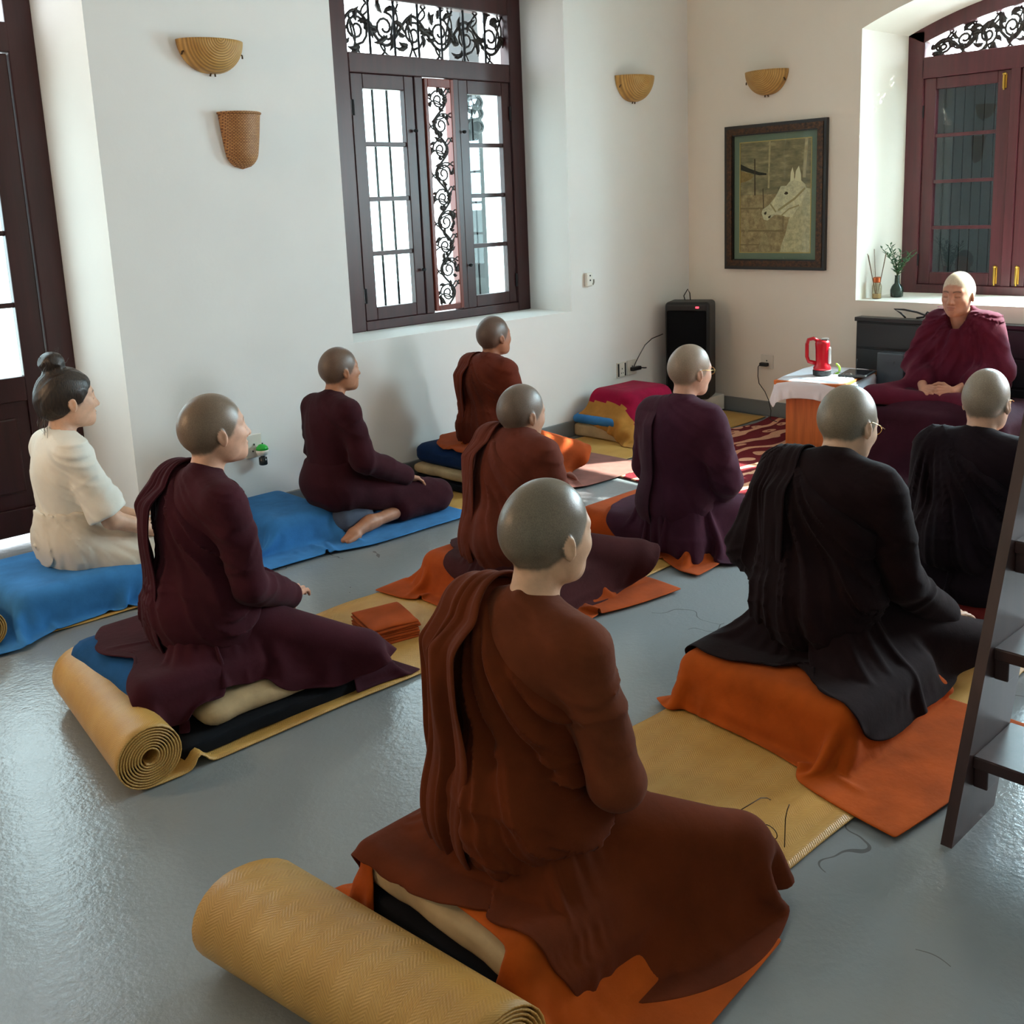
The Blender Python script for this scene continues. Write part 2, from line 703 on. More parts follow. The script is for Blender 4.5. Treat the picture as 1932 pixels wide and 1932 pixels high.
# left wall
w = MB()
YB = WALL_Y+WT
w.box(X0-.3, DX0, WALL_Y, YB, 0, ZC)
w.box(DX0, DX1, WALL_Y, YB, DZ1, ZC)
w.box(DX1, AX0, WALL_Y, YB, 0, ZC)
w.box(AX0, AX1, WALL_Y, YB, 0, AZ0)
w.box(AX0, AX1, WALL_Y, YB, AZ1, ZC)
w.box(AX1, WALL_X+WT, WALL_Y, YB, 0, ZC)
w.prism([(AX0, WALL_Y, AZ0), (AX0, YB, AZ0), (AX0+.27, YB, AZ0), (AX0+.27, AY, AZ0)], (0, 0, AZ1-AZ0))
w.build('wall_left', M['wall_left'])['kind'] = 'structure'
# back wall with an arched niche
w = MB()
XB2 = WALL_X+WT+.02
w.box(WALL_X, XB2, BY1, WALL_Y, 0, ZC)
w.box(WALL_X, XB2, BY0, BY1, 0, BZ0)
w.box(WALL_X, XB2, CY1_, BY0, 0, ZC)
w.box(WALL_X, XB2, CY0_, CY1_, 0, .87)
w.box(WALL_X, XB2, CY0_, CY1_, 2.75, ZC)
w.box(WALL_X, XB2, Y0-.3, CY0_, 0, ZC)
ap = arch_pts(BR, (BY1-BY0)/2, WALL_X)
for a, b in zip(ap[:-1], ap[1:]):
    w.prism([a, b, Vector((a.x, b.y, ZC)), Vector((a.x, a.y, ZC))], (XB2-WALL_X, 0, 0))
w.build('wall_back', M['wall'])['kind'] = 'structure'
MB().box(X0-.3, WALL_X+WT, Y0-.3, Y0, 0, ZC).build('wall_right', M['wall'])['kind'] = 'structure'
MB().box(X0-.3, X0, Y0, WALL_Y+WT, 0, ZC).build('wall_front', M['wall'])['kind'] = 'structure'
# skirting
s = MB()
s.box(DX1, WALL_X, WALL_Y-.014, WALL_Y, 0, .109, .004, 1)
s.build('baseboard_left', M['skirt'])['kind'] = 'structure'
s = MB()
s.box(WALL_X-.014, WALL_X, Y0, WALL_Y, 0, .109, .004, 1)
s.build('baseboard_back', M['skirt'])['kind'] = 'structure'


# ------------------------------------------------------------------ carved lattice: scrolling stems with leaves
def scroll_lattice(mb, w, h, place, r=.006, seed=3, amp=.3, pitch=None, leaf=.03):
    """vine running along h inside a w x h field; place(u, v) -> 3d point"""
    rd = random.Random(seed)
    pitch = pitch or w*1.6
    n = max(2, int(round(h/pitch)))
    p = h/n
    N = n*16
    def stem(v): return math.sin(v/p*PI)*w*amp
    mb.tube([place(stem(h*k/N), h*k/N) for k in range(N+1)], r*1.25, 5)
    for i in range(n):
        sg = -1 if (i % 2 == 0) else 1
        v0 = (i+.5)*p
        cu, cv = sg*w*.10, v0
        R0 = min(w*.36, p*.42)
        pts = []
        for k in range(20):
            a = -PI/2*sg + k/19*3.4*PI*sg + PI/2
            rr = R0*(1-k/19*.78)
            pts.append(place(max(-w/2, min(w/2, cu-sg*w*.06+rr*math.cos(a))), max(0, min(h, cv+rr*math.sin(a)))))
        mb.tube(pts, r, 5)
        for q in range(9):
            a = rd.uniform(0, 2*PI)
            u0, w0 = cu+R0*.7*math.cos(a), cv+R0*.7*math.sin(a)
            L = leaf*rd.uniform(.8, 1.5)
            b = a+rd.uniform(-.8, .8)
            lf = []
            for k in range(5):
                t = k/4
                lf.append((u0+L*t*math.cos(b+t*.9), w0+L*t*math.sin(b+t*.9)))
            lf = [place(max(-w/2, min(w/2, a_)), max(0, min(h, b_))) for a_, b_ in lf]
            mb.tube(lf, [r*.5, r*1.7, r*2.1, r*1.4, r*.3], 5)
        # side shoots that reach the border
        for sgn in (-1, 1):
            v1 = v0+p*.25*sgn
            pts = [place(max(-w/2, min(w/2, stem(v1)+(sgn*w/2-stem(v1))*t)), max(0, min(h, v1+p*.22*math.sin(t*PI*.9)))) for t in [k/6 for k in range(7)]]
            mb.tube(pts, r*.85, 5)
            v2 = v0-p*.2*sgn
            pts = [place(max(-w/2, min(w/2, stem(v2)+(-sgn*w/2-stem(v2))*t)), max(0, min(h, v2+p*.3*t*t))) for t in [k/6 for k in range(7)]]
            mb.tube(pts, r*.8, 5)
    return mb


# ------------------------------------------------------------------ window in the left wall
w1 = empty('window_1', ((AX0+AX1)/2, AY, AZ0))
w1['kind'] = 'structure'
w1['label'] = 'tall dark wooden window with two paned casements and a carved centre panel'


def part(mb, name, mat, par, smooth=False):
    o = mb.build(name, mat, None, None, 0, smooth)
    o.parent = par
    if par: o.matrix_parent_inverse = Matrix.Translation(par.location).inverted() if par.parent is None else Matrix()
    return o


def P2(o, par):
    o.parent = par
    return o


bpy.context.view_layer.update()
fx0, fx1 = 3.56, 5.10
f = MB()
T0, T1 = AY, AY+.09
f.box(fx0, 3.68, T0, T1, AZ0, AZ1, .006)
f.box(4.985, fx1, T0, T1, AZ0, AZ1, .006)
f.box(3.68, 4.985, T0, T1, AZ0, .925, .006)
f.box(3.68, 4.985, T0, T1, 2.40, 2.515, .006)
f.box(3.68, 4.985, T0, T1, 2.83, 2.93, .006)
f.box(3.68, 4.985, T0+.01, T1, 2.93, AZ1, .006)
f.box(4.165, 4.232, T0+.004, T1, .925, 2.40, .005)
f.box(4.475, 4.525, T0+.004, T1, .925, 2.40, .005)
part(f, 'window_frame', M['wood'], w1)


def casement(x0, x1, px0, px1):
    k = MB()
    y0, y1 = AY+.012, AY+.06
    k.box(x0, px0, y0, y1, .925, 2.40, .005)
    k.box(px1, x1, y0, y1, .925, 2.40, .005)
    k.box(px0, px1, y0, y1, .925, 1.005, .005)
    k.box(px0, px1, y0, y1, 2.312, 2.40, .005)
    for z in (1.333, 1.663, 1.99):
        k.box(px0, px1, y0+.01, y1-.01, z-.014, z+.014, .003)
    o = part(k, 'casement', M['wood'], w1)
    g = MB().box(px0-.005, px1+.005, AY+.034, AY+.038, 1.0, 2.316)
    part(g, 'glass_pane', M['glass'], o)
    h = MB()
    for z in (1.08, 2.2):
        xx = x0+.004 if x0 < 4 else x1-.004
        h.tube([(xx, y0-.006, z-.045), (xx, y0-.006, z+.045)], .009, 8)
    part(h, 'hinge', M['iron'], o)
    return o


casement(3.69, 4.162, 3.778, 4.088)
casement(4.528, 4.98, 4.606, 4.91)
k = MB()
y0, y1 = AY-.008, AY+.05
k.box(4.234, 4.262, y0, y1, .935, 2.393, .004)
k.box(4.446, 4.474, y0, y1, .935, 2.393, .004)
k.box(4.262, 4.446, y0, y1, .935, .97, .004)
k.box(4.262, 4.446, y0, y1, 2.34, 2.393, .004)
pf = part(k, 'centre_panel_frame', M['wood_red'], w1)
k = scroll_lattice(MB(), .18, 1.37, lambda u, v: Vector((4.354+u, AY+.004, .97+v)), r=.0062, seed=5, pitch=.15, leaf=.036)
part(k, 'carved_lattice', M['lattice'], pf, True)
k = MB()
for i in range(1, 7):
    xx = 3.68+i*.1864
    k.tube([(xx, AY+.03, 2.515), (xx, AY+.03, 2.83)], .008, 8)
part(k, 'transom_bars', M['iron'], w1)
k = scroll_lattice(MB(), .31, 1.30, lambda u, v: Vector((3.682+v, AY+.062, 2.672+u)), r=.0085, seed=11, pitch=.2, leaf=.075)
part(k, 'transom_lattice', M['lattice'], w1, True)
k = MB()
for xx in (3.93, 4.04, 4.74, 4.18, 4.53):
    k.tube([(xx, AY+.13, AZ0), (xx, AY+.13, 2.42)], .008, 8)
part(k, 'security_bars', M['iron'], w1)
k = MB()
for xx, zz in ((4.145, 1.2), (4.145, 2.06), (4.545, 1.2), (4.545, 2.06)):
    k.lathe([(.001, 0), (.012, .004), (.016, .012), (.011, .02), (.001, .022)], (xx, AY-.012, zz), 10)
part(k, 'turn_knob', M['iron'], w1, True)

# ------------------------------------------------------------------ arched window in the back wall
w2 = empty('window_2', (BX, BYC, BZ0))
w2['kind'] = 'structure'
w2['label'] = 'arched maroon wooden window with brass bolts behind the teacher'
bpy.context.view_layer.update()
f = MB()
xa, xb = BX, BX+.09
hw = (BY1-BY0)/2
for sg in (1, -1):
    ys = sorted((BYC+sg*hw, BYC+sg*(hw-.115)))
    f.box(xa, xb, ys[0], ys[1], BZ0-.02, BZS+.02, .005)
f.box(xa, xb, BY0+.1, BY1-.1, BZ0-.02, .93, .005)
f.box(xa, xb, BY0+.1, BY1-.1, 2.315, 2.455, .005)
for ym in (2.73,):
    f.box(xa+.005, xb, ym-.03, ym+.03, .93, 2.32, .004)
oa, ia = arch_pts(BR, hw, xa, 20), arch_pts(BR-.095, hw-.11, xa, 20)
for i in range(20):
    f.prism([oa[i], oa[i+1], ia[i+1], ia[i]], (xb-xa, 0, 0))
part(f, 'window_frame', M['wood_b'], w2)


def casement_b(pivot, y0, y1, ang, sgn):
    """leaf hinged at pivot y; built closed, turned by ang"""
    k = MB()
    xs, xe = -.012, .036
    a, b = min(y0, y1), max(y0, y1)
    k.box(xs, xe, a, a+.085, .93, 2.315, .005)
    k.box(xs, xe, b-.085, b, .93, 2.315, .005)
    k.box(xs, xe, a+.085, b-.085, .93, 1.015, .005)
    k.box(xs, xe, a+.085, b-.085, 2.24, 2.315, .005)
    for z in (1.32, 1.63, 1.935):
        k.box(xs+.008, xe-.008, a+.085, b-.085, z-.012, z+.012, .003)
    mt = Matrix.Translation((BX+.03, pivot, 0)) @ Matrix.Rotation(ang, 4, 'Z')
    bmesh.ops.transform(k.bm, matrix=mt, verts=k.bm.verts)
    o = part(k, 'casement', M['wood_b'], w2)
    g = MB().box(.01, .014, a+.08, b-.08, 1.01, 2.245)
    bmesh.ops.transform(g.bm, matrix=mt, verts=g.bm.verts)
    part(g, 'glass_pane', M['glass'], o)
    h = MB()
    for z in (1.1, 2.1):
        h.tube([(-.02, 0, z-.04), (-.02, 0, z+.04)], .009, 8)
    bmesh.ops.transform(h.bm, matrix=mt, verts=h.bm.verts)
    part(h, 'hinge', M['iron'], o)
    for z0, z1 in ((.945, 1.06), (2.2, 2.29)):
        h = MB()
        yy = a+.04 if sgn > 0 else b-.04
        h.box(xs-.008, xs, yy-.014, yy+.014, z0, z1, .003)
        h.tube([(xs-.016, yy, z0-.01), (xs-.016, yy, z1)], .006, 8)
        h.lathe([(.001, 0), (.011, .003), (.012, .012), (.001, .02)], (xs-.016, yy, z1-.01), 10)
        bmesh.ops.transform(h.bm, matrix=mt, verts=h.bm.verts)
        part(h, 'bolt', M['brass'], o)['label'] = 'brass bolt'
    return o


casement_b(BY1-.112, -(BY1-.112-2.76), 0, 0, 1)
casement_b(BY0+.112, 0, 1.213, 0, -1)
k = scroll_lattice(MB(), .2, 2*(hw-.14), lambda u, v: Vector((BX+.05, BYC+(hw-.14)-v, 2.455+(u+.1)/.2*(BZc+math.sqrt((BR-.1)**2-((hw-.14)-v)**2)-2.455))), r=.0085, seed=21, pitch=.15, leaf=.06)
part(k, 'arch_lattice', M['lattice'], w2, True)
# closed boarded shutter outside the left leaf
k = MB()
k.box(BX+.14, BX+.17, 2.73, 2.80, .9, 2.4)
k.box(BX+.14, BX+.17, BY1-.2, BY1-.1, .9, 2.4)
k.box(BX+.166, BX+.172, 2.74, BY1-.1, .9, 2.4)
for i in range(8):
    k.box(BX+.145, BX+.165, 2.78+i*.066, 2.78+i*.066+.062, .92, 2.4, .004)
part(k, 'shutter', plain('grey_shutter_paint', (34, 38, 46), .6), w2)
# the back wall's other window, beyond the right edge
w3 = empty('window_3', (BX, .25, .87))
w3['kind'] = 'structure'
bpy.context.view_layer.update()
f = MB()
f.box(BX, BX+.09, CY0_, CY0_+.1, .87, 2.75, .005)
f.box(BX, BX+.09, CY1_-.1, CY1_, .87, 2.75, .005)
f.box(BX, BX+.09, CY0_, CY1_, .87, .95, .005)
f.box(BX, BX+.09, CY0_, CY1_, 2.65, 2.75, .005)
f.box(BX, BX+.09, .21, .29, .95, 2.65, .005)
part(f, 'window_frame', M['wood_b'], w3)

# ------------------------------------------------------------------ glazed door at the left edge
d1 = empty('door_1', (1.2, DY, 0))
d1['kind'] = 'structure'
d1['label'] = 'dark wooden door with bright glass panes at the left edge'
bpy.context.view_layer.update()
f = MB()
f.box(DX1-.13, DX1, DY, DY+.1, 0, DZ1, .006)
f.box(DX0, DX0+.13, DY, DY+.1, 0, DZ1, .006)
f.box(DX0+.12, DX1-.12, DY, DY+.1, 2.42, 2.56, .006)
f.box(DX0+.12, DX1-.12, DY, DY+.1, 3.02, DZ1, .006)
part(f, 'door_frame', M['wood'], d1)
for a, b in ((1.2, DX1-.132), (DX0+.132, 1.2)):
    k = MB()
    y0, y1 = DY+.02, DY+.07
    k.box(a+.002, a+.1, y0, y1, .03, 2.415, .005)
    k.box(b-.12, b-.002, y0, y1, .03, 2.415, .005)
    k.box(a+.1, b-.12, y0, y1, 2.26, 2.415, .005)
    k.box(a+.1, b-.12, y0, y1, .72, .845, .005)
    k.box(a+.1, b-.12, y0, y1, .03, .17, .005)
    k.box(a+.1, b-.12, y0+.014, y1-.01, .17, .72, .003)
    k.box(a+.16, b-.18, y0+.004, y1-.004, .25, .64, .012)
    for z in (1.205, 1.56, 1.915):
        k.box(a+.1, b-.12, y0+.01, y1-.01, z-.013, z+.013, .003)
    lf = part(k, 'door_leaf', M['wood'], d1)
    g = MB().box(a+.095, b-.115, DY+.042, DY+.046, .84, 2.265)
    part(g, 'glass_pane', M['glass'], lf)
k = scroll_lattice(MB(), .46, 1.3, lambda u, v: Vector((DX0+.13+v, DY+.05, 2.79+u)), r=.009, seed=8, pitch=.4, leaf=.06)
part(k, 'transom_lattice', M['lattice'], d1, True)

# ------------------------------------------------------------------ outdoors, seen through the panes
M['outdoor'] = plain('pale_veranda_paint', (225, 232, 230), .8)
o = MB().box(-6, 16, -8, 16, -.35, -.12).build('ground', plain('pale_paving', (200, 205, 200), .9))
o['kind'] = 'structure'
o = MB()
o.lathe([(.19, -.12), (.19, .1), (.15, .14), (.15, 2.9), (.2, 2.98), (.2, 3.1)], (4.55, 6.9, 0), 24)
tag(part(o, 'veranda_column', M['outdoor'], None, True), 'pale round veranda column outside the tall dark window', 'column')
o = MB()
o.box(5.42, 5.6, 6.2, 6.36, -.12, 3.2, .01)
o.box(5.40, 5.62, 6.18, 6.38, .3, .5, .01)
for z in (2.2, 2.3, 2.38, 2.5):
    o.tube([(5.51+.07*math.cos(t*.7), 6.17, z+.05*math.sin(t*.7)) for t in range(10)], .012, 6)
tag(part(o, 'veranda_post', plain('dark_carved_post', (52, 56, 58), .6), None), 'dark carved post outside the right-hand casement', 'post')
o = MB()
bz = 1.9
lx, ly = 4.07, 6.3
o.tube([(lx, ly, 2.9), (lx, ly, 2.12)], .006, 6)
o.lathe([(.002, 2.12), (.05, 2.08), (.012, 2.05), (.085, 2.0), (.09, 1.985), (.03, 1.96), (.06, 1.9), (.02, 1.86), (.002, 1.82)], (lx, ly, 0), 12)
for k in range(6):
    a = k*PI/3
    o.tube([(lx+.02*math.cos(a), ly+.02*math.sin(a), 1.98), (lx+.1*math.cos(a), ly+.1*math.sin(a), 1.93), (lx+.13*math.cos(a), ly+.13*math.sin(a), 2.02)], .008, 6)
tag(part(o, 'hanging_lamp', plain('green_bronze', (70, 150, 130), .5), None, True), 'small green hanging lamp seen through the left casement', 'lamp')
# ------------------------------------------------------------------ people
def rotm(yaw=0, pitch=0, roll=0):
    """head rotation: yaw left +, pitch down +, roll to the left shoulder +"""
    m = Matrix.Rotation(yaw, 3, 'Z') @ Matrix.Rotation(pitch, 3, 'Y') @ Matrix.Rotation(-roll, 3, 'X')
    return np.array(m)


def head_sdf(q, open_eyes=False):
    y = np.abs(q[:, 1])
    qs = np.stack([q[:, 0], y, q[:, 2]], 1)
    d = ell(q, (-.016, 0, .030), (.102, .0765, .092))
    d = smin(d, ell(q, (-.050, 0, .0), (.066, .064, .066)), .04)
    d = smin(d, ell(q, (.028, 0, -.030), (.066, .060, .082)), .035)
    d = smin(d, ell(q, (.046, 0, -.083), (.044, .042, .030)), .03)
    d = smin(d, ell(qs, (.055, .036, -.026), (.026, .022, .024)), .025)
    d = smin(d, ell(qs, (.010, .050, -.062), (.030, .014, .034)), .03)
    d = smin(d, cap(qs, (.083, .006, .020), (.066, .042, .022), .010, .009), .018)
    d = smax(d, -sph(qs, (.098, .031, .003), .015), .014)
    d = smin(d, ell(qs, (.0755, .0315, .001), (.013, .0155, .0105)), .004)
    d = smin(d, cap(qs, (.078, .020, -.0035), (.074, .044, -.003), .0022), .003)
    d = smin(d, cap(q, (.084, 0, .010), (.107, 0, -.033), .0075, .0115), .014)
    d = smin(d, sph(qs, (.095, .0115, -.037), .0085), .008)
    d = smax(d, -sph(qs, (.101, .0065, -.046), .0038), .003)
    d = smin(d, ell(q, (.0905, 0, -.061), (.009, .024, .0062)), .007)
    d = smin(d, ell(q, (.0885, 0, -.0735), (.0095, .020, .0068)), .007)
    d = smax(d, -cap(qs, (.0985, 0, -.0672), (.088, .024, -.0668), .0012), .003)
    d = smin(d, sph(q, (.073, 0, -.098), .019), .022)
    # ears
    c, s = math.cos(.34), math.sin(.34)
    ex = qs-np.array([-.014, .0775, -.016])
    e2 = np.stack([ex[:, 0]*c+ex[:, 1]*s, -ex[:, 0]*s+ex[:, 1]*c, ex[:, 2]], 1)
    e2[:, 0] += e2[:, 2]*.18
    wd = np.clip(1+e2[:, 2]/.09, .7, 1.25)
    e2[:, 0] /= wd
    ear = ell(e2, (0, 0, 0), (.0180, .0078, .0295))
    ear = smax(ear, -ell(e2, (.003, .0088, .005), (.0100, .0058, .0165)), .004)
    ear = smin(ear, cap(e2, (.010, .003, -.004), (.012, .002, -.014), .0045, .004), .004)
    d = smin(d, ear, .006)
    return d


HAIRX = [-.13, -.045, -.022, -.004, .012, .030, .048, .062, .085, .12]
HAIRZ = [-.075, -.066, -.040, -.006, -.030, -.012, .018, .040, .066, .075]


def hair_mask(q):
    zb = np.interp(q[:, 0], HAIRX, HAIRZ)
    n = vnoise(q[:, 0]*90, q[:, 1]*90, q[:, 2]*90)*.012
    ear = ell(np.stack([q[:, 0], np.abs(q[:, 1]), q[:, 2]], 1), (-.012, .088, -.017), (.027, .0125, .036)) < 0
    return np.clip((q[:, 2]-zb+n-.004)/.014, 0, 1)*(1-ear)


def lip_mask(q):
    e = np.minimum(ell(q, (.093, 0, -.061), (.010, .023, .0055)), ell(q, (.091, 0, -.0735), (.011, .019, .0065)))
    return np.clip(.5-e/.004, 0, 1)*(q[:, 0] > .078)


def brow_mask(q):
    y = np.abs(q[:, 1])
    zc = .0225+.004*np.sin(np.clip((y-.012)/.036, 0, 1)*PI)
    m = np.clip(1.3-np.abs(q[:, 2]-zc)/.0042, 0, 1)*(y > .011)*(y < .05)*(q[:, 0] > .05)
    lash = np.clip(1.2-np.abs(q[:, 2]+.0045+.002*np.cos((y-.031)/.013))/.0022, 0, 1)*(y > .018)*(y < .046)*(q[:, 0] > .06)
    return np.clip(m+lash, 0, 1)


def skin_material(name, skin, scalp, lip, brow, gloss=.42):
    t = NT(name)
    v = t.coord()
    n = t.noise(v, 30, 4)
    sk = t.ramp(n, [(.3, tuple(c*.9 for c in lin(skin))), (.7, tuple(min(1, c*1.1) for c in lin(skin)))])
    st = t.ramp(t.noise(v, 420, 2), [(.35, tuple(c*.72 for c in lin(scalp))), (.65, tuple(c*1.22 for c in lin(scalp)))])
    def att(a):
        nd = t.n('ShaderNodeAttribute')
        nd.attribute_name = a
        return nd.outputs['Fac']
    h = att('hair')
    c = t.mix(t.math('MULTIPLY', h, .93), sk, st)
    c = t.mix(t.math('MULTIPLY', att('lip'), .75), c, lin(lip))
    c = t.mix(t.math('MULTIPLY', att('brow'), .8), c, lin(brow))
    ro = t.n('ShaderNodeMix', data_type='FLOAT')
    t.l(h, ro.inputs[0])
    ro.inputs[2].default_value = .52
    ro.inputs[3].default_value = gloss
    t.set(Base_Color=c, Roughness=ro.outputs[0])
    t.b.inputs['Subsurface Weight'].default_value = .08
    t.b.inputs['Subsurface Radius'].default_value = (.012, .004, .002)
    t.b.inputs['Subsurface Scale'].default_value = .6
    b = t.bump(t.noise(v, 700, 2), .22, .0012, t.bump(t.noise(v, 160, 3), .12, .002))
    t.set(Normal=b)
    return t.m


def nrm(v):
    v = np.asarray(v, float)
    return v/max(1e-9, np.linalg.norm(v))


def hand_prims(w, fdir, back, side, curl=(.25, .35, .3), s=1.0, spread=.09, thumb=.55):
    """list of (a,b,ra,rb); w wrist, fdir along the hand, back = normal of the hand's back, side=+1 if thumb lies towards back x fdir"""
    f = nrm(fdir)
    b = nrm(np.asarray(back, float)-f*np.dot(back, f))
    lat = np.cross(b, f)*side
    out = []
    w = np.asarray(w, float)
    offs = [.030, .010, -.010, -.029]
    lens = [.94, 1.05, .98, .78]
    for o, L, i in zip(offs, lens, range(4)):
        kn = w+f*(.078-.006*abs(i-1))*s+lat*o*s+b*.004*s
        out.append((w+lat*o*.55*s+f*.008*s, kn, .0145*s, .0112*s))
        d = nrm(f+lat*(o/.03)*spread)
        p = kn
        r = .0092*s*(1 if i < 3 else .88)
        ang = 0
        for seg, c in zip((.043, .027, .021), curl):
            ang += c
            dd = d*math.cos(ang)-b*math.sin(ang)
            q = p+dd*seg*L*s
            out.append((p, q, r, r*.92))
            p = q
            r *= .92
    t0 = w+f*.022*s+lat*.026*s-b*.004*s
    d1 = nrm(f*.62+lat*.75*thumb/.55-b*.25)
    t1 = t0+d1*.040*s
    d2 = nrm(f*.9+lat*.30-b*.30)
    t2 = t1+d2*.030*s
    t3 = t2+nrm(f*.95-lat*.05-b*.35)*.024*s
    out += [(w+f*.01*s+lat*.012*s, t0, .016*s, .0155*s), (t0, t1, .0150*s, .0118*s), (t1, t2, .0114*s, .0102*s), (t2, t3, .0102*s, .0080*s)]
    # palm webbing
    out.append((w+f*.02*s+lat*.012*s-b*.006*s, w+f*.062*s+lat*.018*s-b*.004*s, .0150*s, .0120*s))
    out.append((w+f*.02*s-lat*.012*s-b*.006*s, w+f*.060*s-lat*.016*s-b*.004*s, .0150*s, .0120*s))
    return out


class Person:
    """sitting figure; x forward, y to the person's left, z up from the floor"""
    def __init__(s, pos, yaw, seat, k=1.0, hk=1.0, lean=.05, slump=.0, head=(0, 0, 0), hoff=(0, 0, 0), knees=None, ankles=None, elbows=None, wrists=None, knee_z=.085, sw=1.0, neck=0.0):
        s.pos, s.yaw, s.seat, s.k, s.hk = pos, yaw, seat, k, hk
        z = lambda a: seat+a*k
        def lx(a): return (lean*a + slump*max(0, a-.25)**1.5*2.2)*k
        s.P = np.array([0, 0, z(.10)])
        s.W = np.array([lx(.22)+.005, 0, z(.23)])
        s.Cc = np.array([lx(.38)-.01, 0, z(.385)])
        s.S = np.array([lx(.50)-.015, 0, z(.492)])
        s.N = np.array([lx(.545)-.008, 0, z(.545)])
        s.H = np.array([lx(.66)+.038+neck, 0, z(.705)]) + np.array(hoff)
        s.sw = .165*k*sw
        s.Rh = rotm(*[math.radians(a) for a in head])
        s.knees = knees or ((.33*k, -.30*k, knee_z), (.33*k, .30*k, knee_z))
        s.ankles = ankles or ((.29*k, .10*k, knee_z-.03), (.24*k, -.10*k, knee_z-.03))
        sx = s.S[0]
        s.elbows = elbows or ((sx+.03, -.225*k, z(.23)), (sx+.03, .225*k, z(.23)))
        s.wrists = wrists or ((.21*k, -.075*k, z(.085)), (.21*k, .075*k, z(.085)))
        s.elbows = [np.array(e, float) for e in s.elbows]
        s.wrists = [np.array(e, float) for e in s.wrists]
        s.knees = [np.array(e, float) for e in s.knees]
        s.ankles = [np.array(e, float) for e in s.ankles]
        s.sh = [s.S+np.array([0, -s.sw, 0]), s.S+np.array([0, s.sw, 0])]
        s.hp = [s.P+np.array([.02, -.085*k, -.02*k]), s.P+np.array([.02, .085*k, -.02*k])]
        s.root = None

    def head_q(s, P):
        return ((P-s.H)@s.Rh)/s.hk

    def torso(s, P, a=0.0):
        k = s.k
        d = ell(P, s.P, (.120*k+a, .158*k+a, .115*k+a))
        d = smin(d, ell(P, s.W, (.098*k+a, .128*k+a, .13*k+a)), .06)
        d = smin(d, ell(P, s.Cc, (.103*k+a, .150*k+a, .155*k+a)), .06)
        d = smin(d, cap(P, s.S+np.array([0, -s.sw*.8, 0]), s.S+np.array([0, s.sw*.8, 0]), .056*k+a), .05)
        d = smin(d, cap(P, s.N+np.array([-.005, 0, -.01]), s.S+np.array([0, -s.sw*.78, .008]), .054*k+a*.7, .048*k+a), .03)
        d = smin(d, cap(P, s.N+np.array([-.005, 0, -.01]), s.S+np.array([0, s.sw*.78, .008]), .054*k+a*.7, .048*k+a), .03)
        return d

    def arm(s, P, i, a=0.0, cuff=None, flare=0.0):
        k = s.k
        w = s.wrists[i] if cuff is None else s.elbows[i]+(s.wrists[i]-s.elbows[i])*cuff
        d = cap(P, s.sh[i], s.elbows[i], .048*k+a, .040*k+a*1.1)
        return smin(d, cap(P, s.elbows[i], w, .039*k+a*1.1, .027*k+a+flare), .02)

    def legs(s, P, a=0.0, k_=.04):
        k = s.k
        d = None
        for i in (0, 1):
            e = smin(cap(P, s.hp[i], s.knees[i], .085*k+a, .060*k+a), cap(P, s.knees[i], s.ankles[i], .056*k+a, .040*k+a), .03)
            d = e if d is None else smin(d, e, k_)
        return d

    def body(s, mat, hands, feet=(), h=.005, neck_r=.050, leg_a=-.024, label=None, group=None, beard=None):
        k = s.k
        prim = []
        for hd in hands: prim += hd
        nb = s.N+np.array([-.004, 0, -.03])
        ht = s.H+s.Rh@np.array([-.024, 0, -.045])*s.hk
        def f(P):
            d = s.torso(P, -.004)
            for i in (0, 1): d = smin(d, s.arm(P, i), .03)
            d = smin(d, s.legs(P, leg_a), .04)
            d = smin(d, cap(P, nb, ht, (neck_r+.008)*k, neck_r*s.hk), .025)
            hq = s.head_q(P)
            near = np.where(np.linalg.norm(hq, axis=1) < .3)[0]
            if len(near):
                dh = head_sdf(hq[near])*s.hk
                d[near] = smin(d[near], dh, .018)
            hd = None
            for a, b, ra, rb in prim:
                e = cap(P, a, b, ra, rb)
                hd = e if hd is None else smin(hd, e, .004)
            if hd is not None: d = smin(d, hd, .008)
            fd = None
            for a, b, ra, rb in feet:
                e = cap(P, a, b, ra, rb)
                fd = e if fd is None else smin(fd, e, .012)
            if fd is not None: d = smin(d, fd, .012)
            return d
        allp = np.array([s.knees[0], s.knees[1], s.ankles[0], s.ankles[1], *s.elbows, *s.wrists]+[p[1] for p in prim]+[p[1] for p in feet])
        lo = np.minimum(allp.min(0), [-.2, -.25, 0])-.1
        hi = np.maximum(allp.max(0), [.2, .25, 0])+.1
        hi[2] = s.H[2]+.16*s.hk
        lo[2] = .0
        hm = lambda V: hair_mask(s.head_q(V))*(np.linalg.norm(s.head_q(V), axis=1) < .2)
        lm = lambda V: lip_mask(s.head_q(V))
        bm_ = lambda V: brow_mask(s.head_q(V))*(np.linalg.norm(s.head_q(V), axis=1) < .16)
        o = sdf_obj('person', f, lo, hi, h, mat, None, {'hair': hm, 'lip': lm, 'brow': bm_}, 0, .7)
        o.location = (s.pos[0], s.pos[1], 0)
        o.rotation_euler.z = s.yaw
        tag(o, label, 'person', group)
        s.root = o
        s.lo, s.hi = lo, hi
        return o

    # --- garments
    def folds(s, P, amp, n=8.0, seed=0.0, dense=1.0):
        """creases fanning out from the left shoulder"""
        k = s.k
        y = P[:, 1]-s.sw*.75
        z = s.S[2]+.05-P[:, 2]
        ang = np.arctan2(-y, np.maximum(z, -.05)+.09)*1.15
        r = np.sqrt(y*y+z*z)
        front = np.clip((P[:, 0]-s.S[0])*6, -1, 1)
        wob = vnoise(P[:, 0]*7+seed, P[:, 1]*7, P[:, 2]*7)*.5
        w = ridge(ang*n*1.25+wob*1.6+seed*3.1, r*1.8+seed, front*.6+4, 1.9)
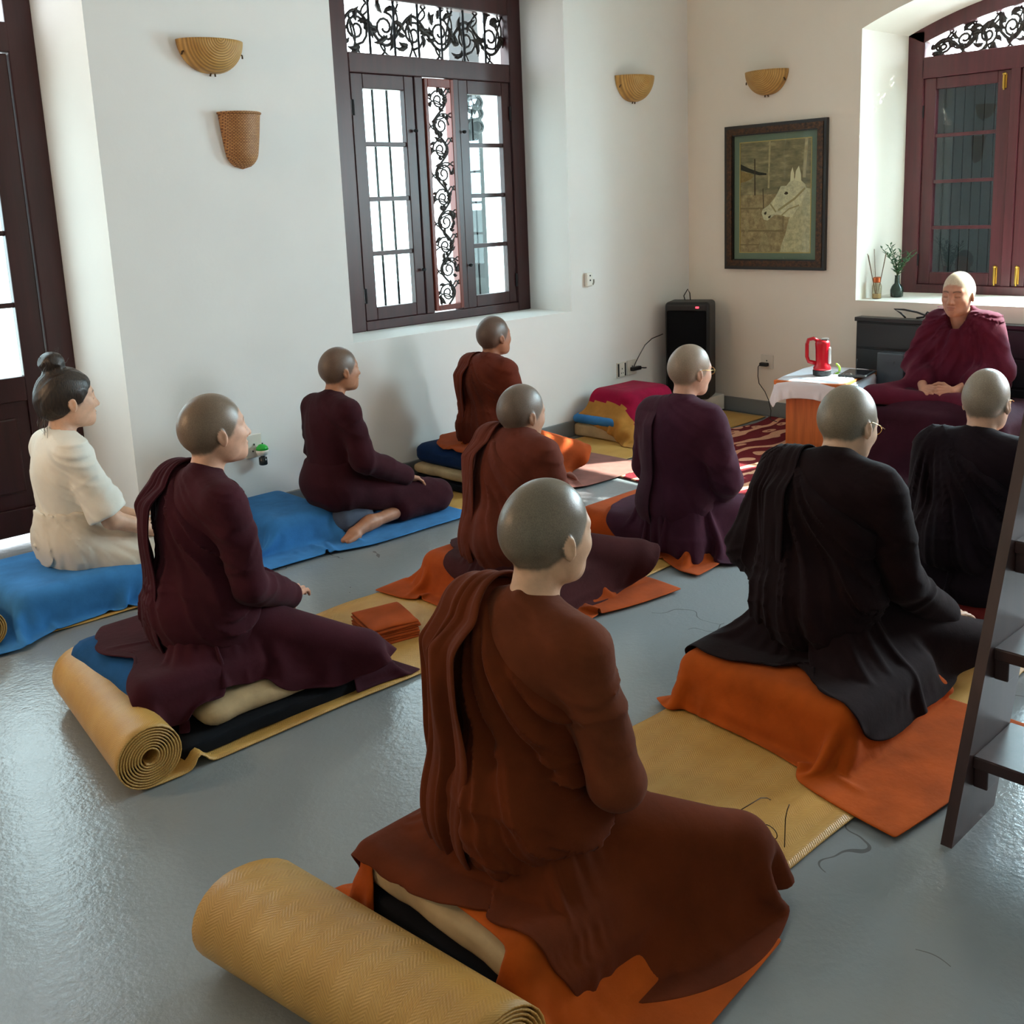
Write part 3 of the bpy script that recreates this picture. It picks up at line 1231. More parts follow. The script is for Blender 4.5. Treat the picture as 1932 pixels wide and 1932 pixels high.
        w2 = ridge(ang*n*2.7+wob*2+9, r*3.0+seed, front*.6+11, 1.7)
        g = np.clip(r/.14, .12, 1.1)*np.clip(1-(P[:, 1]-s.sw*.95)/.10, .3, 1)
        return amp*g*((w-.35)+.5*(w2-.35))

    def sag(s, P, amp, n=22, seed=0.0):
        """horizontal sagging creases at the waist and small of the back"""
        u = P[:, 2]*n+18*(P[:, 1]*1.3)**2+vnoise(P[:, 0]*5+seed, P[:, 1]*5, P[:, 2]*5)*2.2
        w = ridge(u, P[:, 1]*3+seed, P[:, 0]*3)
        return amp*(w**1.4-.32)

    def sleeve_folds(s, P, i, amp, seed=0.0):
        e = s.elbows[i]
        ax = nrm(s.wrists[i]-s.sh[i])
        u = (P-e)@ax
        q = vnoise(P[:, 0]*9+seed, P[:, 1]*9, P[:, 2]*9)
        w = ridge(u*17+q*1.6+seed, P[:, 1]*6+P[:, 2]*4, P[:, 0]*6+seed)
        return amp*(w-.4)*np.clip(1.4-np.abs(u)/.26, .25, 1)

    def bounds(s, ex=.05):
        return s.lo-ex*np.array([1, 1, 0]), s.hi+ex

    def mesh(s, name, f, mat, h=.008, lo=None, hi=None, sm=1, ex=.08):
        a, b = s.bounds(ex)
        if lo is not None: a = np.maximum(a, lo)
        if hi is not None: b = np.minimum(b, hi)
        return sdf_obj(name, f, a, b, h, mat, s.root, None, sm, .9)

    def skirt(s, name, mat, support, rfun, nth=112, nr=30, z0=.15, inner=(.125, .165), stretch=(1.12, 1.0), ctr=(0.0, 0.0), steps=120, thick=.007, seed=1, lift=.10, fric=.55, zmin=None, iters=9, xc=.0, zfun=None):
        """sheet that falls from the waist over legs, cushion and floor (person frame)"""
        th = np.arange(nth)/nth*2*PI
        k = s.k
        X = np.zeros((nth, nr, 3))
        for i, t in enumerate(th):
            R = rfun(t)
            ri = 1/math.sqrt((math.cos(t)/(inner[0]*k))**2+(math.sin(t)/(inner[1]*k))**2)
            q = np.linspace(0, 1, nr)
            r = ri+(R-ri)*q
            zz = s.seat+z0*k+lift*np.sin(np.minimum(q*3, 1)*PI/2)
            if zfun is not None: zz = zz+zfun(t)*q
            X[i, :, 0] = s.P[0]+ctr[0]*q+r*math.cos(t)+xc
            X[i, :, 1] = s.P[1]+ctr[1]*q+r*math.sin(t)
            X[i, :, 2] = zz+.022*q*(ridge(np.cos(t)*3+seed, np.sin(t)*3, q*2.5)-.4)
        X = X.reshape(-1, 3)
        pin = np.zeros(len(X), bool).reshape(nth, nr)
        pin[:, 0] = True
        pin = pin.ravel()
        X[pin, 2] -= lift*.0
        def f(P):
            d = s.legs(P, .004, .06)
            d = np.minimum(d, s.torso(P, .008))
            return np.minimum(d, support(P))
        X = drape(X, nth, nr, f, True, pin, steps, iters, None, stretch, thick, fric, seed=seed)
        return cloth_obj(name, X, nth, nr, mat, s.root, True, .005, 1)

    def band(s, name, mat, path, width, pleats, amp, seed=0, nu=34, nv=60, off=.016, arms=(1,)):
        """folded strip lying over shoulder and back: path = list of (centre point, across vector scale)"""
        pts = np.array([p[0] for p in path], float)
        wd = np.array([p[1] for p in path], float)
        ac = np.array([p[2] for p in path], float)
        tt = np.linspace(0, len(path)-1, nv)
        it = np.arange(len(path))
        def sp(a):
            return np.stack([np.interp(tt, it, a[:, c]) for c in range(a.shape[1])], 1)
        def smooth(a, n=6):
            a = a.copy()
            for _ in range(n): a[1:-1] = (a[:-2]+2*a[1:-1]+a[2:])/4
            return a
        c = smooth(sp(pts)); w = smooth(np.interp(tt, it, wd)[:, None])[:, 0]; A = smooth(sp(ac))
        A /= np.linalg.norm(A, axis=1)[:, None]
        u = np.linspace(-1, 1, nu)
        X = c[None]+A[None]*(u[:, None, None]*w[None, :, None]*width/2)
        X = X.reshape(-1, 3)
        def f(P):
            d = s.torso(P, .012)
            for i in arms: d = smin(d, s.arm(P, i, .016), .03)
            return d
        v = np.repeat(np.linspace(0, 1, nv)[None], nu, 0).ravel()
        uu = np.repeat(u[:, None], nv, 1).ravel()
        wave = ridge(uu*pleats*.5+vnoise(uu*2+seed, v*3, 0)*.7+seed, v*1.5+seed, 2.5, 1.0)
        wave2 = ridge(uu*pleats+5, v*3.0+seed, 7.5, 1.2)
        top = np.clip((X[:, 2]-(s.S[2]-.02))/.05, 0, 1)
        tgt = (off+amp*wave+amp*.35*wave2)*(1-.62*top)
        for _ in range(14):
            d = f(X)
            g = sdf_grad(f, X)
            m = d < tgt
            X = X+g*np.where(m, tgt-d, np.clip(tgt-d, -.012, 0)*.6)[:, None]
        return cloth_obj(name, X, nu, nv, mat, s.root, False, .006, 1)
# ------------------------------------------------------------------ mats, pads, cushions and their cloths
def reed_material():
    t = NT('woven_reed')
    v = t.coord(kind='UV')
    sx = t.n('ShaderNodeSeparateXYZ')
    t.l(v, sx.inputs[0])
    u, w = sx.outputs[0], sx.outputs[1]
    pp = t.math('PINGPONG', w, .030)
    dg = t.math('ADD', t.math('MULTIPLY', u, 800.), t.math('MULTIPLY', pp, 700.))
    tw = t.math('SINE', dg)
    th = t.math('SINE', t.math('MULTIPLY', w, 1500.))
    h = t.math('ADD', tw, t.math('MULTIPLY', th, .5))
    n = t.noise(v, 6, 5)
    base = t.ramp(n, [(.25, lin((186, 140, 68))), (.55, lin((204, 160, 86))), (.8, lin((214, 176, 108)))])
    st = t.noise(t.coord((1, 40, 1), kind='UV'), 4, 3)
    c = t.mix(t.math('MULTIPLY', st, .35), base, lin((168, 122, 56)))
    hh = t.math('MULTIPLY', t.math('ADD', h, 1.5), .33)
    c = t.mix(t.math('MULTIPLY', t.math('SUBTRACT', 1., hh), .22), c, lin((120, 84, 40)))
    t.set(Base_Color=c, Roughness=.42)
    t.b.inputs['Specular IOR Level'].default_value = .45
    t.set(Normal=t.bump(hh, .45, .0016, t.bump(n, .3, .01)))
    return t.m


M['reed'] = reed_material()
M['reed_plain'] = M['reed']


def reed_mat(y0, y1, x_roll, x_end, r_roll, label, wave=None, wob=.004, skew=0.0, seed=0):
    """long mat along x, rolled up at its near end"""
    pitch = .0080
    prof = []
    r0 = .022
    turns = (r_roll-r0)/pitch
    N = int(turns*26)
    for i in range(N+1):
        a = i/N*turns*2*PI
        r = r0+(r_roll-r0)*i/N
        e = -PI/2-(turns*2*PI-a)          # ends at the bottom of the roll
        sq = 1-.06*max(0, -math.sin(e))
        prof.append((x_roll+r*math.cos(e)*1.03, r_roll+.003+r*math.sin(e)*sq))
    x = x_roll+.02
    while x < x_end:
        z = .0035
        if wave:
            z += wave[1]*math.exp(-((x-wave[0])/.024)**2)
        prof.append((x, z))
        x += .012 if (wave and x < wave[0]+.12) else .05
    prof = np.array(prof)
    ny = 24
    yy = np.linspace(y0, y1, ny)
    s = np.concatenate([[0], np.cumsum(np.linalg.norm(np.diff(prof, axis=0), axis=1))])
    V = np.zeros((len(prof), ny, 3))
    V[:, :, 0] = prof[:, 0][:, None]+skew*(yy-y0)[None]*np.clip((x_roll+.25-prof[:, 0])/.25, 0, 1)[:, None]
    V[:, :, 1] = yy[None]
    V[:, :, 2] = prof[:, 1][:, None]
    flat = prof[:, 0] > x_roll+.13
    nz = vnoise(V[..., 0]*5+seed, V[..., 1]*5, 0)*wob*2
    V[:, :, 2] += np.where((np.arange(len(prof)) > N)[:, None], nz, 0)
    ed = (vnoise(V[..., 0]*3+seed, V[..., 1]*0+5, 1)-.5)*.018
    V[:, 0, 1] += np.where(flat, ed[:, 0], 0)
    V[:, -1, 1] += np.where(flat, ed[:, -1], 0)
    F = grid_faces(len(prof), ny)
    me = mesh_from('reed_mat', V.reshape(-1, 3), F)
    uv = me.uv_layers.new(name='UVMap')
    U = np.stack(np.broadcast_arrays(s[:, None], yy[None]), -1).reshape(-1, 2)
    li = np.zeros(len(me.loops), np.int32)
    me.loops.foreach_get('vertex_index', li)
    uv.data.foreach_set('uv', U[li].astype(np.float32).ravel())
    o = link('reed_mat', me, M['reed'])
    so = o.modifiers.new('thickness', 'SOLIDIFY')
    so.thickness = .004
    so.offset = 0
    return tag(o, label, 'mat', 'reed mats rolled up at one end')


reed_mat(1.18, 1.90, 1.02, 4.35, .105, 'woven reed mat nearest the camera with a thick roll at the bottom of the photo', skew=-.18, seed=1)
reed_mat(2.69, 3.43, 1.05, 4.20, .095, 'woven reed mat of the middle row with its spiral roll end on the grey floor', wave=(1.20, .036), skew=.12, seed=2)
reed_mat(4.08, 4.72, 1.02, 6.36, .085, 'woven reed mat along the white wall, its roll cut by the left photo edge', seed=3)

M['black_pad'] = fabric('black_pad_cloth', (20, 22, 27), weave=600)
M['beige_pad'] = fabric('beige_canvas', (186, 162, 124), weave=700)
M['blue_cushion'] = fabric('deep_blue_cloth', (22, 74, 122))
M['blue_cloth'] = fabric('bright_blue_cotton', (58, 120, 178))
M['orange'] = fabric('orange_cotton', (168, 76, 20))
M['orange2'] = fabric('rust_orange_cotton', (160, 70, 24))
M['maroon_cloth'] = fabric('maroon_cotton', (58, 20, 30))
M['crimson'] = fabric('crimson_cotton', (142, 14, 52))
M['tan_cloth'] = fabric('tan_cotton', (168, 118, 54))
M['brick_cloth'] = fabric('brick_red_cotton', (132, 48, 48))
M['grey_pad'] = fabric('grey_brown_canvas', (122, 104, 82))
M['dark_cloth'] = fabric('near_black_maroon_cotton', (48, 28, 32))


def pad(name, x0, x1, y0, y1, z0, z1, mat, label, cat, r=.02, bulge=.008, rot=0, group=None, **kw):
    o = puffy_obj(name, (x1-x0, y1-y0, z1-z0), mat, None, ((x0+x1)/2, (y0+y1)/2, z0), rot, r=r, bulge=bulge, **kw)
    return tag(o, label, cat, group)


def world_support(boxes, floor=.008):
    def f(P):
        d = P[:, 2]-floor
        for (x0, x1, y0, y1, z0, z1, r) in boxes:
            d = np.minimum(d, rbox(P, ((x0+x1)/2, (y0+y1)/2, (z0+z1)/2), ((x1-x0)/2, (y1-y0)/2, (z1-z0)/2), r))
        return d
    return f


def cover(name, rect, z, boxes, mat, label, rot=0, step=.017, cut=None, shape=None, steps=125, stretch=(1.0, 1.0), seed=1, cat='cloth', fric=.18, group=None, warp=.0):
    P, nu, nv = rect_cloth(*rect, z, step, rot)
    if warp:
        P[:, 2] += warp*vnoise(P[:, 0]*9+seed, P[:, 1]*9, 0)
    X = drape(P, nu, nv, world_support(boxes), False, None, steps, 8, None, stretch, .006, fric, seed=seed)
    c = None
    if cut is not None: c = cut(P)
    o = cloth_obj(name, X, nu, nv, mat, None, False, .005, 1, cut=c)
    return tag(o, label, cat, group)


# nearest sitter's stack
SF = [(1.13, 1.80, 1.24, 1.80, .008, .112, .015), (1.14, 1.74, 1.27, 1.79, .112, .19, .035)]
pad('floor_pad', 1.13, 1.80, 1.24, 1.80, .008, .112, M['black_pad'], 'thick black floor pad at the bottom of the nearest cushion stack', 'pad')
pad('floor_pad', 1.14, 1.74, 1.27, 1.79, .112, .188, M['beige_pad'], 'beige pad between black pad and orange cloth, nearest stack', 'pad', r=.03)
cover('cushion_cloth', (.97, 1.72, .98, 1.95), .22, [(a-.004, b+.004, c-.004, d+.004, e, f_+.006, r) for a, b, c, d, e, f_, r in SF], M['orange'],
      'orange cloth hanging over the corners of the nearest cushion stack', cut=lambda P: (P[:, 0] < 1.20) & (P[:, 1] > 1.345) & (P[:, 1] < 1.70), stretch=(1.03, 1.03), warp=.02, fric=.55)

# middle row, left
S1 = [(1.16, 1.95, 2.74, 3.38, .008, .055, .01), (1.25, 1.80, 2.79, 3.36, .055, .12, .03), (1.10, 1.52, 2.84, 3.42, .10, .225, .05)]
pad('floor_pad', 1.17, 1.93, 2.745, 3.38, .008, .055, M['black_pad'], 'flat black pad under the beige bolster of the maroon sitter at left', 'pad', r=.012, bulge=.003)
pad('floor_pad', 1.27, 1.80, 2.775, 3.36, .055, .125, M['beige_pad'], 'beige bolster pad peeping out below the maroon robe at left', 'pad', r=.034)
pad('cushion', 1.10, 1.52, 2.84, 3.42, .125, .225, M['blue_cushion'], 'deep blue cushion end beside the spiral mat roll', 'cushion', r=.045, bulge=.01)
cover('seat_cloth', (1.15, 2.02, 2.70, 3.49), .25, [(a, b, c, d, e, f_+.006, r) for a, b, c, d, e, f_, r in S1], M['maroon_cloth'],
      'dark maroon seat cloth over the blue cushion beside the mat roll', rot=.0, stretch=(1.02, 1.02), warp=.02,
      fric=.5,
      cut=lambda P: (P[:, 1] < 2.86) & (P[:, 0] > 1.20) & (P[:, 0] < 1.74))
# folded cloth on the mat
o = empty('folded_cloth', (2.15, 3.06, .008), math.radians(-14))
tag(o, 'small stack of folded rust orange cloth on the mat before the knee', 'cloth')
for i in range(7):
    a = rng.random(4)*.012
    p = puffy_obj('folded_layer', (.20-a[0], .22-a[1], .0105), M['orange2'], o, (a[2]-.006, a[3]-.006, i*.0098), (rng.random()-.5)*.05, r=.005, bulge=.002, n=10, wob=.002, seed=i)

# woman in white
SW = [(1.16, 1.74, 4.12, 4.70, .008, .17, .05)]
pad('cushion', 1.17, 1.74, 4.13, 4.69, .008, .165, M['blue_cushion'], 'plump cushion hidden under blue cloth beneath the woman in white', 'cushion', r=.06)
cover('cushion_cloth', (1.03, 2.02, 4.03, 4.80), .20, SW, M['blue_cloth'], 'bright blue cloth under the woman in white, bunched by the cut roll', stretch=(1.17, 1.09), warp=.08, seed=4)
# kneeling sitter
S2 = [(2.36, 2.72, 4.22, 4.76, .008, .155, .05)]
pad('cushion', 2.40, 2.70, 4.25, 4.72, .008, .128, M['blue_cushion'], 'cushion under the blue cloth behind the kneeling sitter by the wall', 'cushion', r=.05)
cover('cushion_cloth', (2.22, 3.36, 3.99, 4.80), .19, S2, M['blue_cloth'], 'bright blue cloth spread under the kneeling maroon sitter by the wall', rot=-.03, stretch=(1.07, 1.06), warp=.06, seed=5)
o = puffy_obj('round_pad', (.22, .26, .13), fabric('grey_blue_cloth', (74, 82, 98)), None, (2.79, 4.26, .02), 0, r=.06, bulge=.01)
tag(o, 'grey blue round pad under the kneeling maroon sitter', 'cushion')
# sitter under the window
S3 = [(3.60, 4.25, 4.14, 4.74, .008, .06, .01), (3.60, 4.2, 4.16, 4.74, .06, .125, .03), (3.62, 4.05, 4.18, 4.74, .125, .235, .045)]
pad('floor_pad', 3.60, 4.25, 4.14, 4.74, .008, .06, M['black_pad'], 'black pad lowest in the stack by the skirting under the window', 'pad', r=.015)
pad('floor_pad', 3.60, 4.2, 4.16, 4.74, .06, .125, M['beige_pad'], 'beige pad in the stack by the skirting under the window', 'pad', r=.03)
pad('cushion', 3.62, 4.05, 4.18, 4.74, .125, .235, plain_blue := fabric('navy_cloth', (20, 44, 84)), 'navy cushion on top of the stack by the skirting under the window', 'cushion', r=.04)
cover('seat_cloth', (3.98, 4.68, 3.90, 4.6), .16, S3, fabric('dusty_mauve_cotton', (128, 86, 78)), 'dusty mauve cloth frilling out under the orange-skirted knee', stretch=(1.12, 1.12), warp=.05, seed=8)
# middle row, centre
S4 = [(2.52, 3.10, 2.68, 3.36, .008, .05, .01), (2.54, 3.0, 2.70, 3.34, .05, .165, .05)]
pad('floor_pad', 2.53, 3.10, 2.70, 3.35, .008, .05, M['black_pad'], 'black pad showing under the long orange cover in the middle', 'pad', r=.012, bulge=.003)
pad('cushion', 2.56, 3.0, 2.72, 3.32, .05, .155, M['blue_cushion'], 'cushion hidden inside the long orange cover in the middle of the room', 'cushion', r=.05)
cover('cushion_cloth', (2.36, 3.26, 2.50, 3.48), .20, S4, M['orange2'], 'long orange cover cloth in the middle of the room behind the nearest head', stretch=(1.02, 1.05), warp=.03, seed=9)
# middle row, right
S5 = [(3.50, 4.15, 2.62, 3.34, .008, .13, .05)]
pad('cushion', 3.52, 4.1, 2.64, 3.33, .008, .125, M['blue_cushion'], 'cushion inside the orange cover under the purple-jacketed sitter', 'cushion', r=.05)
cover('cushion_cloth', (3.38, 4.25, 2.50, 3.46), .16, S5, M['orange2'], 'orange cover cloth under the purple-jacketed sitter near the rug', stretch=(1.0, 1.03), warp=.03, seed=10)
# near row, right
S6 = [(2.42, 3.05, 1.28, 1.90, .008, .06, .01), (2.44, 2.96, 1.30, 1.90, .06, .175, .05)]
pad('floor_pad', 2.44, 3.05, 1.29, 1.89, .008, .06, M['black_pad'], 'black pad under the orange cover beside the ladder', 'pad', r=.015)
pad('cushion', 2.45, 2.96, 1.31, 1.89, .06, .175, M['blue_cushion'], 'cushion inside the orange cover beside the wooden ladder', 'cushion', r=.05)
cover('cushion_cloth', (2.32, 3.06, 1.00, 1.97), .21, S6, M['orange'], 'orange cover cloth spilling onto the mat beside the wooden ladder', rot=-.10, stretch=(1.05, 1.05), warp=.03, seed=11)
# far right stack
S7 = [(3.50, 4.1, 1.18, 1.82, .008, .05, .01), (3.50, 4.1, 1.19, 1.81, .05, .12, .02), (3.51, 4.05, 1.2, 1.8, .12, .205, .04)]
pad('floor_pad', 3.50, 4.1, 1.18, 1.82, .008, .05, M['grey_pad'], 'grey brown pad lowest in the stack behind the ladder', 'pad', r=.01, bulge=.002)
pad('floor_pad', 3.50, 4.1, 1.19, 1.81, .055, .12, M['beige_pad'], 'beige pad in the stack behind the ladder', 'pad', r=.02, bulge=.004)
pad('cushion', 3.505, 4.05, 1.2, 1.8, .12, .205, M['blue_cushion'], 'blue cushion in the stack behind the ladder', 'cushion', r=.045)
cover('seat_cloth', (3.46, 4.05, 1.12, 1.86), .23, S7, M['brick_cloth'], 'brick red cloth on top of the stack behind the ladder', stretch=(1.0, 1.03), warp=.02, seed=12)
# spare stack in the corner
S8 = [(5.06, 5.72, 4.30, 4.80, .008, .10, .02), (5.06, 5.6, 4.38, 4.80, .10, .17, .03), (5.16, 5.66, 4.38, 4.80, .16, .32, .075)]
pad('floor_pad', 5.06, 5.72, 4.30, 4.80, .008, .10, M['beige_pad'], 'beige pad at the bottom of the spare stack under the wall socket', 'pad', r=.02)
pad('cushion', 5.04, 5.6, 4.42, 4.80, .10, .17, M['blue_cloth'], 'blue cushion peeping from the spare stack under the wall socket', 'cushion', r=.033)
pad('cushion', 5.2, 5.62, 4.42, 4.78, .17, .285, M['beige_pad'], 'round cushion hidden on top of the spare stack', 'cushion', r=.054, bulge=.012)
cr = cover('throw_cloth', (4.96, 5.95, 4.17, 4.79), .36, S8, [M['crimson'], M['tan_cloth']], 'crimson cloth with a wide tan border thrown over the spare stack', stretch=(1.03, 1.03), warp=.03, seed=13, fric=.6)
pl = cr.data.polygons
for p in pl:
    c = p.center
    if c.x < 5.15 or c.y < 4.31: p.material_index = 1
# ------------------------------------------------------------------ the sitters
def support_of(person, boxes, floor=.008, grow=.012):
    c, s_ = math.cos(person.yaw), math.sin(person.yaw)
    px, py = person.pos
    ws = world_support([(a-grow, b+grow, cc-grow, d+grow, e, f_+grow, r) for a, b, cc, d, e, f_, r in boxes], floor)
    def f(P):
        return ws(np.stack([px+P[:, 0]*c-P[:, 1]*s_, py+P[:, 0]*s_+P[:, 1]*c, P[:, 2]], 1))
    return f


def polar(pairs):
    a = np.array([pairs[-1][0]-360]+[p[0] for p in pairs]+[pairs[0][0]+360], float)
    r = np.array([pairs[-1][1]]+[p[1] for p in pairs]+[pairs[0][1]], float)
    def f(t):
        d = math.degrees(t) % 360
        return float(sum(np.interp((d+e), a, r) if 0 <= d+e <= 360 else np.interp((d+e) % 360, a, r) for e in (-12, -6, 0, 6, 12))/5)
    return f


LOTUS = [(0, .46), (40, .54), (75, .46), (110, .38), (150, .32), (180, .28), (210, .32), (250, .38), (285, .46), (320, .54)]


def SK(n, skin, scalp=(112, 104, 92), **kw):
    return skin_material(n, skin, scalp, (150, 92, 84), (44, 34, 30), **kw)


def shirt_and_sleeves(s, mat, name='shirt', arms=(0, 1), a=.014, cuff=.97, amp=.014, flare=.006, seed=0., top=None, sm=1, h=.0075, collar=.0):
    def f(P):
        d = s.torso(P, a)
        for i in arms:
            d = smin(d, s.arm(P, i, a, cuff, flare)-s.sleeve_folds(P, i, amp, seed+i*3), .03)
        d = d-s.folds(P, amp*.55, 6, seed+2)
        if collar:
            d = smin(d, cap(P, s.N+np.array([-.006, 0, -.02]), s.N+np.array([.006, 0, collar]), .062*s.k, .058*s.k), .012)
        d = smax(d, -(P[:, 2]-(s.seat+.02)), .01)
        return d
    return s.mesh(name, f, mat, h, sm=sm)


def toga(s, mat, name='robe', a=.026, amp=.016, n=8., seed=0., cloak=True, diag=(.045, .535, -.175, .375), h=.0075, sagamp=.008, bell=.0):
    k = s.k
    p0 = np.array([0, diag[0]*k, s.seat+diag[1]*k]); p1 = np.array([0, diag[2]*k, s.seat+diag[3]*k])
    t = p1-p0
    nn = nrm([0, t[2], -t[1]])
    if nn[2] < 0: nn = -nn
    def f(P):
        d = s.torso(P, a)
        if bell:
            d = smin(d, ell(P, s.P+np.array([-.02, 0, .03]), (.14*k+bell, .175*k+bell, .16*k)), .06)
        if cloak:
            d = smin(d, s.arm(P, 1, .030), .05)
            d = smin(d, cap(P, s.sh[1]+np.array([0, .0, -.06]), s.elbows[1]*.5+s.W*.5+np.array([0, .03, -.05]), .07*k, .09*k), .05)
            d = smin(d, cap(P, s.sh[1]+np.array([0, -.02, .01]), s.N+np.array([-.01, .03, .0]), .066*k, .058*k), .03)
        d = d-s.folds(P, amp, n, seed)
        low = np.clip((s.seat+.42*k-P[:, 2])/.2, 0, 1)
        d = d-s.sag(P, sagamp, 24, seed)*low
        d = smax(d, (P-p0)@nn-.012*ridge(P[:, 1]*14, P[:, 0]*9, seed), .012)
        d = smax(d, -(P[:, 2]-(s.seat+.015)), .01)
        # keep clear of the neck
        d = smax(d, -cap(P, s.N+np.array([.0, -.012, -.01]), s.H, .056*k, .06*k), .008)
        return d
    return s.mesh(name, f, mat, h)


def back_band(s, mat, name='shoulder_fold', y0=.105, y1=.10, wid=.15, wid1=.20, zend=.10, pleats=7, amp=.022, seed=0, front=True, off=.03, x1=0.0):
    k = s.k
    sx = s.S[0]
    Z = lambda a: s.seat+a*k
    path = []
    if front:
        path += [((s.Cc[0]+.13*k, y0*k*.8, Z(.30)), .8, (0, 1, 0)), ((s.Cc[0]+.125*k, y0*k*.9, Z(.42)), .75, (0, 1, .1))]
    path += [((sx+.055*k, y0*k*1.02, Z(.52)), .62, (.2, 1, -.25)), ((sx-.01*k, y0*k*1.06, Z(.555)), .58, (0, 1, -.35)),
             ((sx-.085*k, y0*k*1.04, Z(.525)), .72, (-.1, 1, -.2)), ((s.Cc[0]-.13*k, (y0*.6+y1*.4)*k, Z(.42)), 1.0, (0, 1, 0)),
             ((s.W[0]-.13*k, (y0*.3+y1*.7)*k, Z(.27)), 1.1, (0, 1, 0)), ((s.P[0]-.15*k+x1, y1*k, Z(zend)), wid1/wid, (0, 1, 0))]
    return s.band(name, mat, path, wid*k, pleats, amp, seed, off=off)


# ---- nearest sitter, rust brown robe
m_skin = SK('skin_front', (206, 164, 132), (100, 94, 80), gloss=.33)
m_robe = fabric('rust_brown_cloth', (94, 40, 15))
m_shirt = fabric('brown_shirt_cloth', (98, 48, 26))
F = Person((1.40, 1.51), 0, .208, k=.98, hk=1.0, lean=.06, slump=.05, head=(-4, 5, 0), knees=((.37, -.31, .155), (.37, .30, .15)),
           elbows=((.035, -.235, .43), (.03, .235, .44)), wrists=((.235, -.085, .29), (.22, .08, .28)))
F.body(m_skin, [hand_prims(F.wrists[0], (.35, 1, 0), (.3, 0, 1), 1), hand_prims(F.wrists[1], (.35, -1, 0), (.3, 0, 1), -1)], h=.0045,
       label='nearest person from behind, shaved head, rust brown robe folded over the left shoulder')
shirt_and_sleeves(F, m_shirt, arms=(0,), amp=.011, seed=1., h=.006)
toga(F, m_robe, amp=.027, n=7.5, seed=2.3, h=.0055, bell=.01, sagamp=.014)
back_band(F, m_robe, y0=.118, y1=.10, wid=.21, wid1=.20, zend=.0, pleats=6, amp=.042, seed=1.3, x1=-.0)
F.skirt('skirt', m_robe, support_of(F, SF), polar([(0, .50), (35, .60), (75, .50), (105, .42), (124, .42), (145, .32), (165, .27), (190, .255), (215, .28), (240, .34), (262, .44), (282, .54), (300, .60), (325, .64)]),
        nth=160, nr=40, stretch=(1.17, 1.04), seed=3)

# ---- middle row left, maroon
m_skin1 = SK('skin_maroon', (208, 160, 134), (106, 92, 76), gloss=.36)
m_mar = fabric('maroon_robe_cloth', (60, 22, 31))
M1 = Person((1.44, 3.06), 0, .225, k=.985, hk=1.0, lean=.05, slump=.04, head=(-5, -3, 0), knees=((.40, -.30, .13), (.40, .30, .13)),
            elbows=((.045, -.225, .455), (.03, .225, .45)), wrists=((.26, -.08, .315), (.24, .08, .30)))
M1.body(m_skin1, [hand_prims(M1.wrists[0], (.75, .6, -.05), (.1, -.2, 1), 1), hand_prims(M1.wrists[1], (.35, -1, 0), (.3, 0, 1), -1)], h=.004,
        label='person in maroon robe at left beside the mat roll, shaved head seen in profile')
shirt_and_sleeves(M1, m_mar, arms=(0,), amp=.012, seed=4., h=.006, collar=.02)
toga(M1, m_mar, amp=.026, n=7., seed=5.1, h=.006, bell=.02, sagamp=.012)
back_band(M1, m_mar, y0=.118, y1=.09, wid=.20, wid1=.30, zend=-.02, pleats=8, amp=.036, seed=3.3, x1=-.07)
M1.skirt('skirt', m_mar, support_of(M1, S1), polar([(0, .52), (35, .58), (75, .48), (110, .40), (150, .36), (180, .28), (205, .40), (222, .46), (240, .30), (262, .24), (280, .30), (300, .46), (325, .62)]), nth=144, nr=34, stretch=(1.24, 1.05), seed=4)

# ---- woman in white
m_skinw = SK('skin_woman', (214, 168, 140), (60, 44, 36))
m_tee = fabric('white_cotton', (226, 222, 212), var=.05)
m_lin = fabric('off_white_linen', (212, 204, 190), var=.06)
WN = Person((1.49, 4.41), 0, .175, k=.985, hk=1.06, lean=.03, slump=.02, head=(-2, 1, 0), knees=((.45, -.25, .11), (.45, .25, .11)),
            elbows=((.10, -.23, .375), (.10, .22, .38)), wrists=((.34, -.22, .255), (.33, .16, .27)))
WN.body(m_skinw, [hand_prims(WN.wrists[0], (1, .1, -.15), (.1, 0, 1), 1), hand_prims(WN.wrists[1], (1, -.1, -.12), (.1, 0, 1), -1)], h=.004,
        label='woman in white shirt at left, dark hair in a bun, sitting on blue cloth')
def tee(P, s=WN):
    d = s.torso(P, .015)
    d = smin(d, ell(P, s.Cc+np.array([.055, 0, -.01]), (.085, .115, .08)), .05)
    for i in (0, 1):
        e = s.sh[i]+(s.elbows[i]-s.sh[i])*.86
        c = cap(P, s.sh[i], e, .058, .078)
        c = smax(c, (P-e)@nrm(s.elbows[i]-s.sh[i])-.01, .006)
        d = smin(d, c-s.sleeve_folds(P, i, .010, 3+i), .03)
    d = d-s.folds(P, .010, 6, 7.)-s.sag(P, .006, 16, 2.)*np.clip((s.seat+.35-P[:, 2])/.2, 0, 1)
    d = smax(d, -(P[:, 2]-(s.seat+.16)), .008)
    return smax(d, -cap(P, s.N+np.array([.012, 0, -.005]), s.H, .060, .07), .006)
WN.mesh('shirt', tee, m_tee, .006)
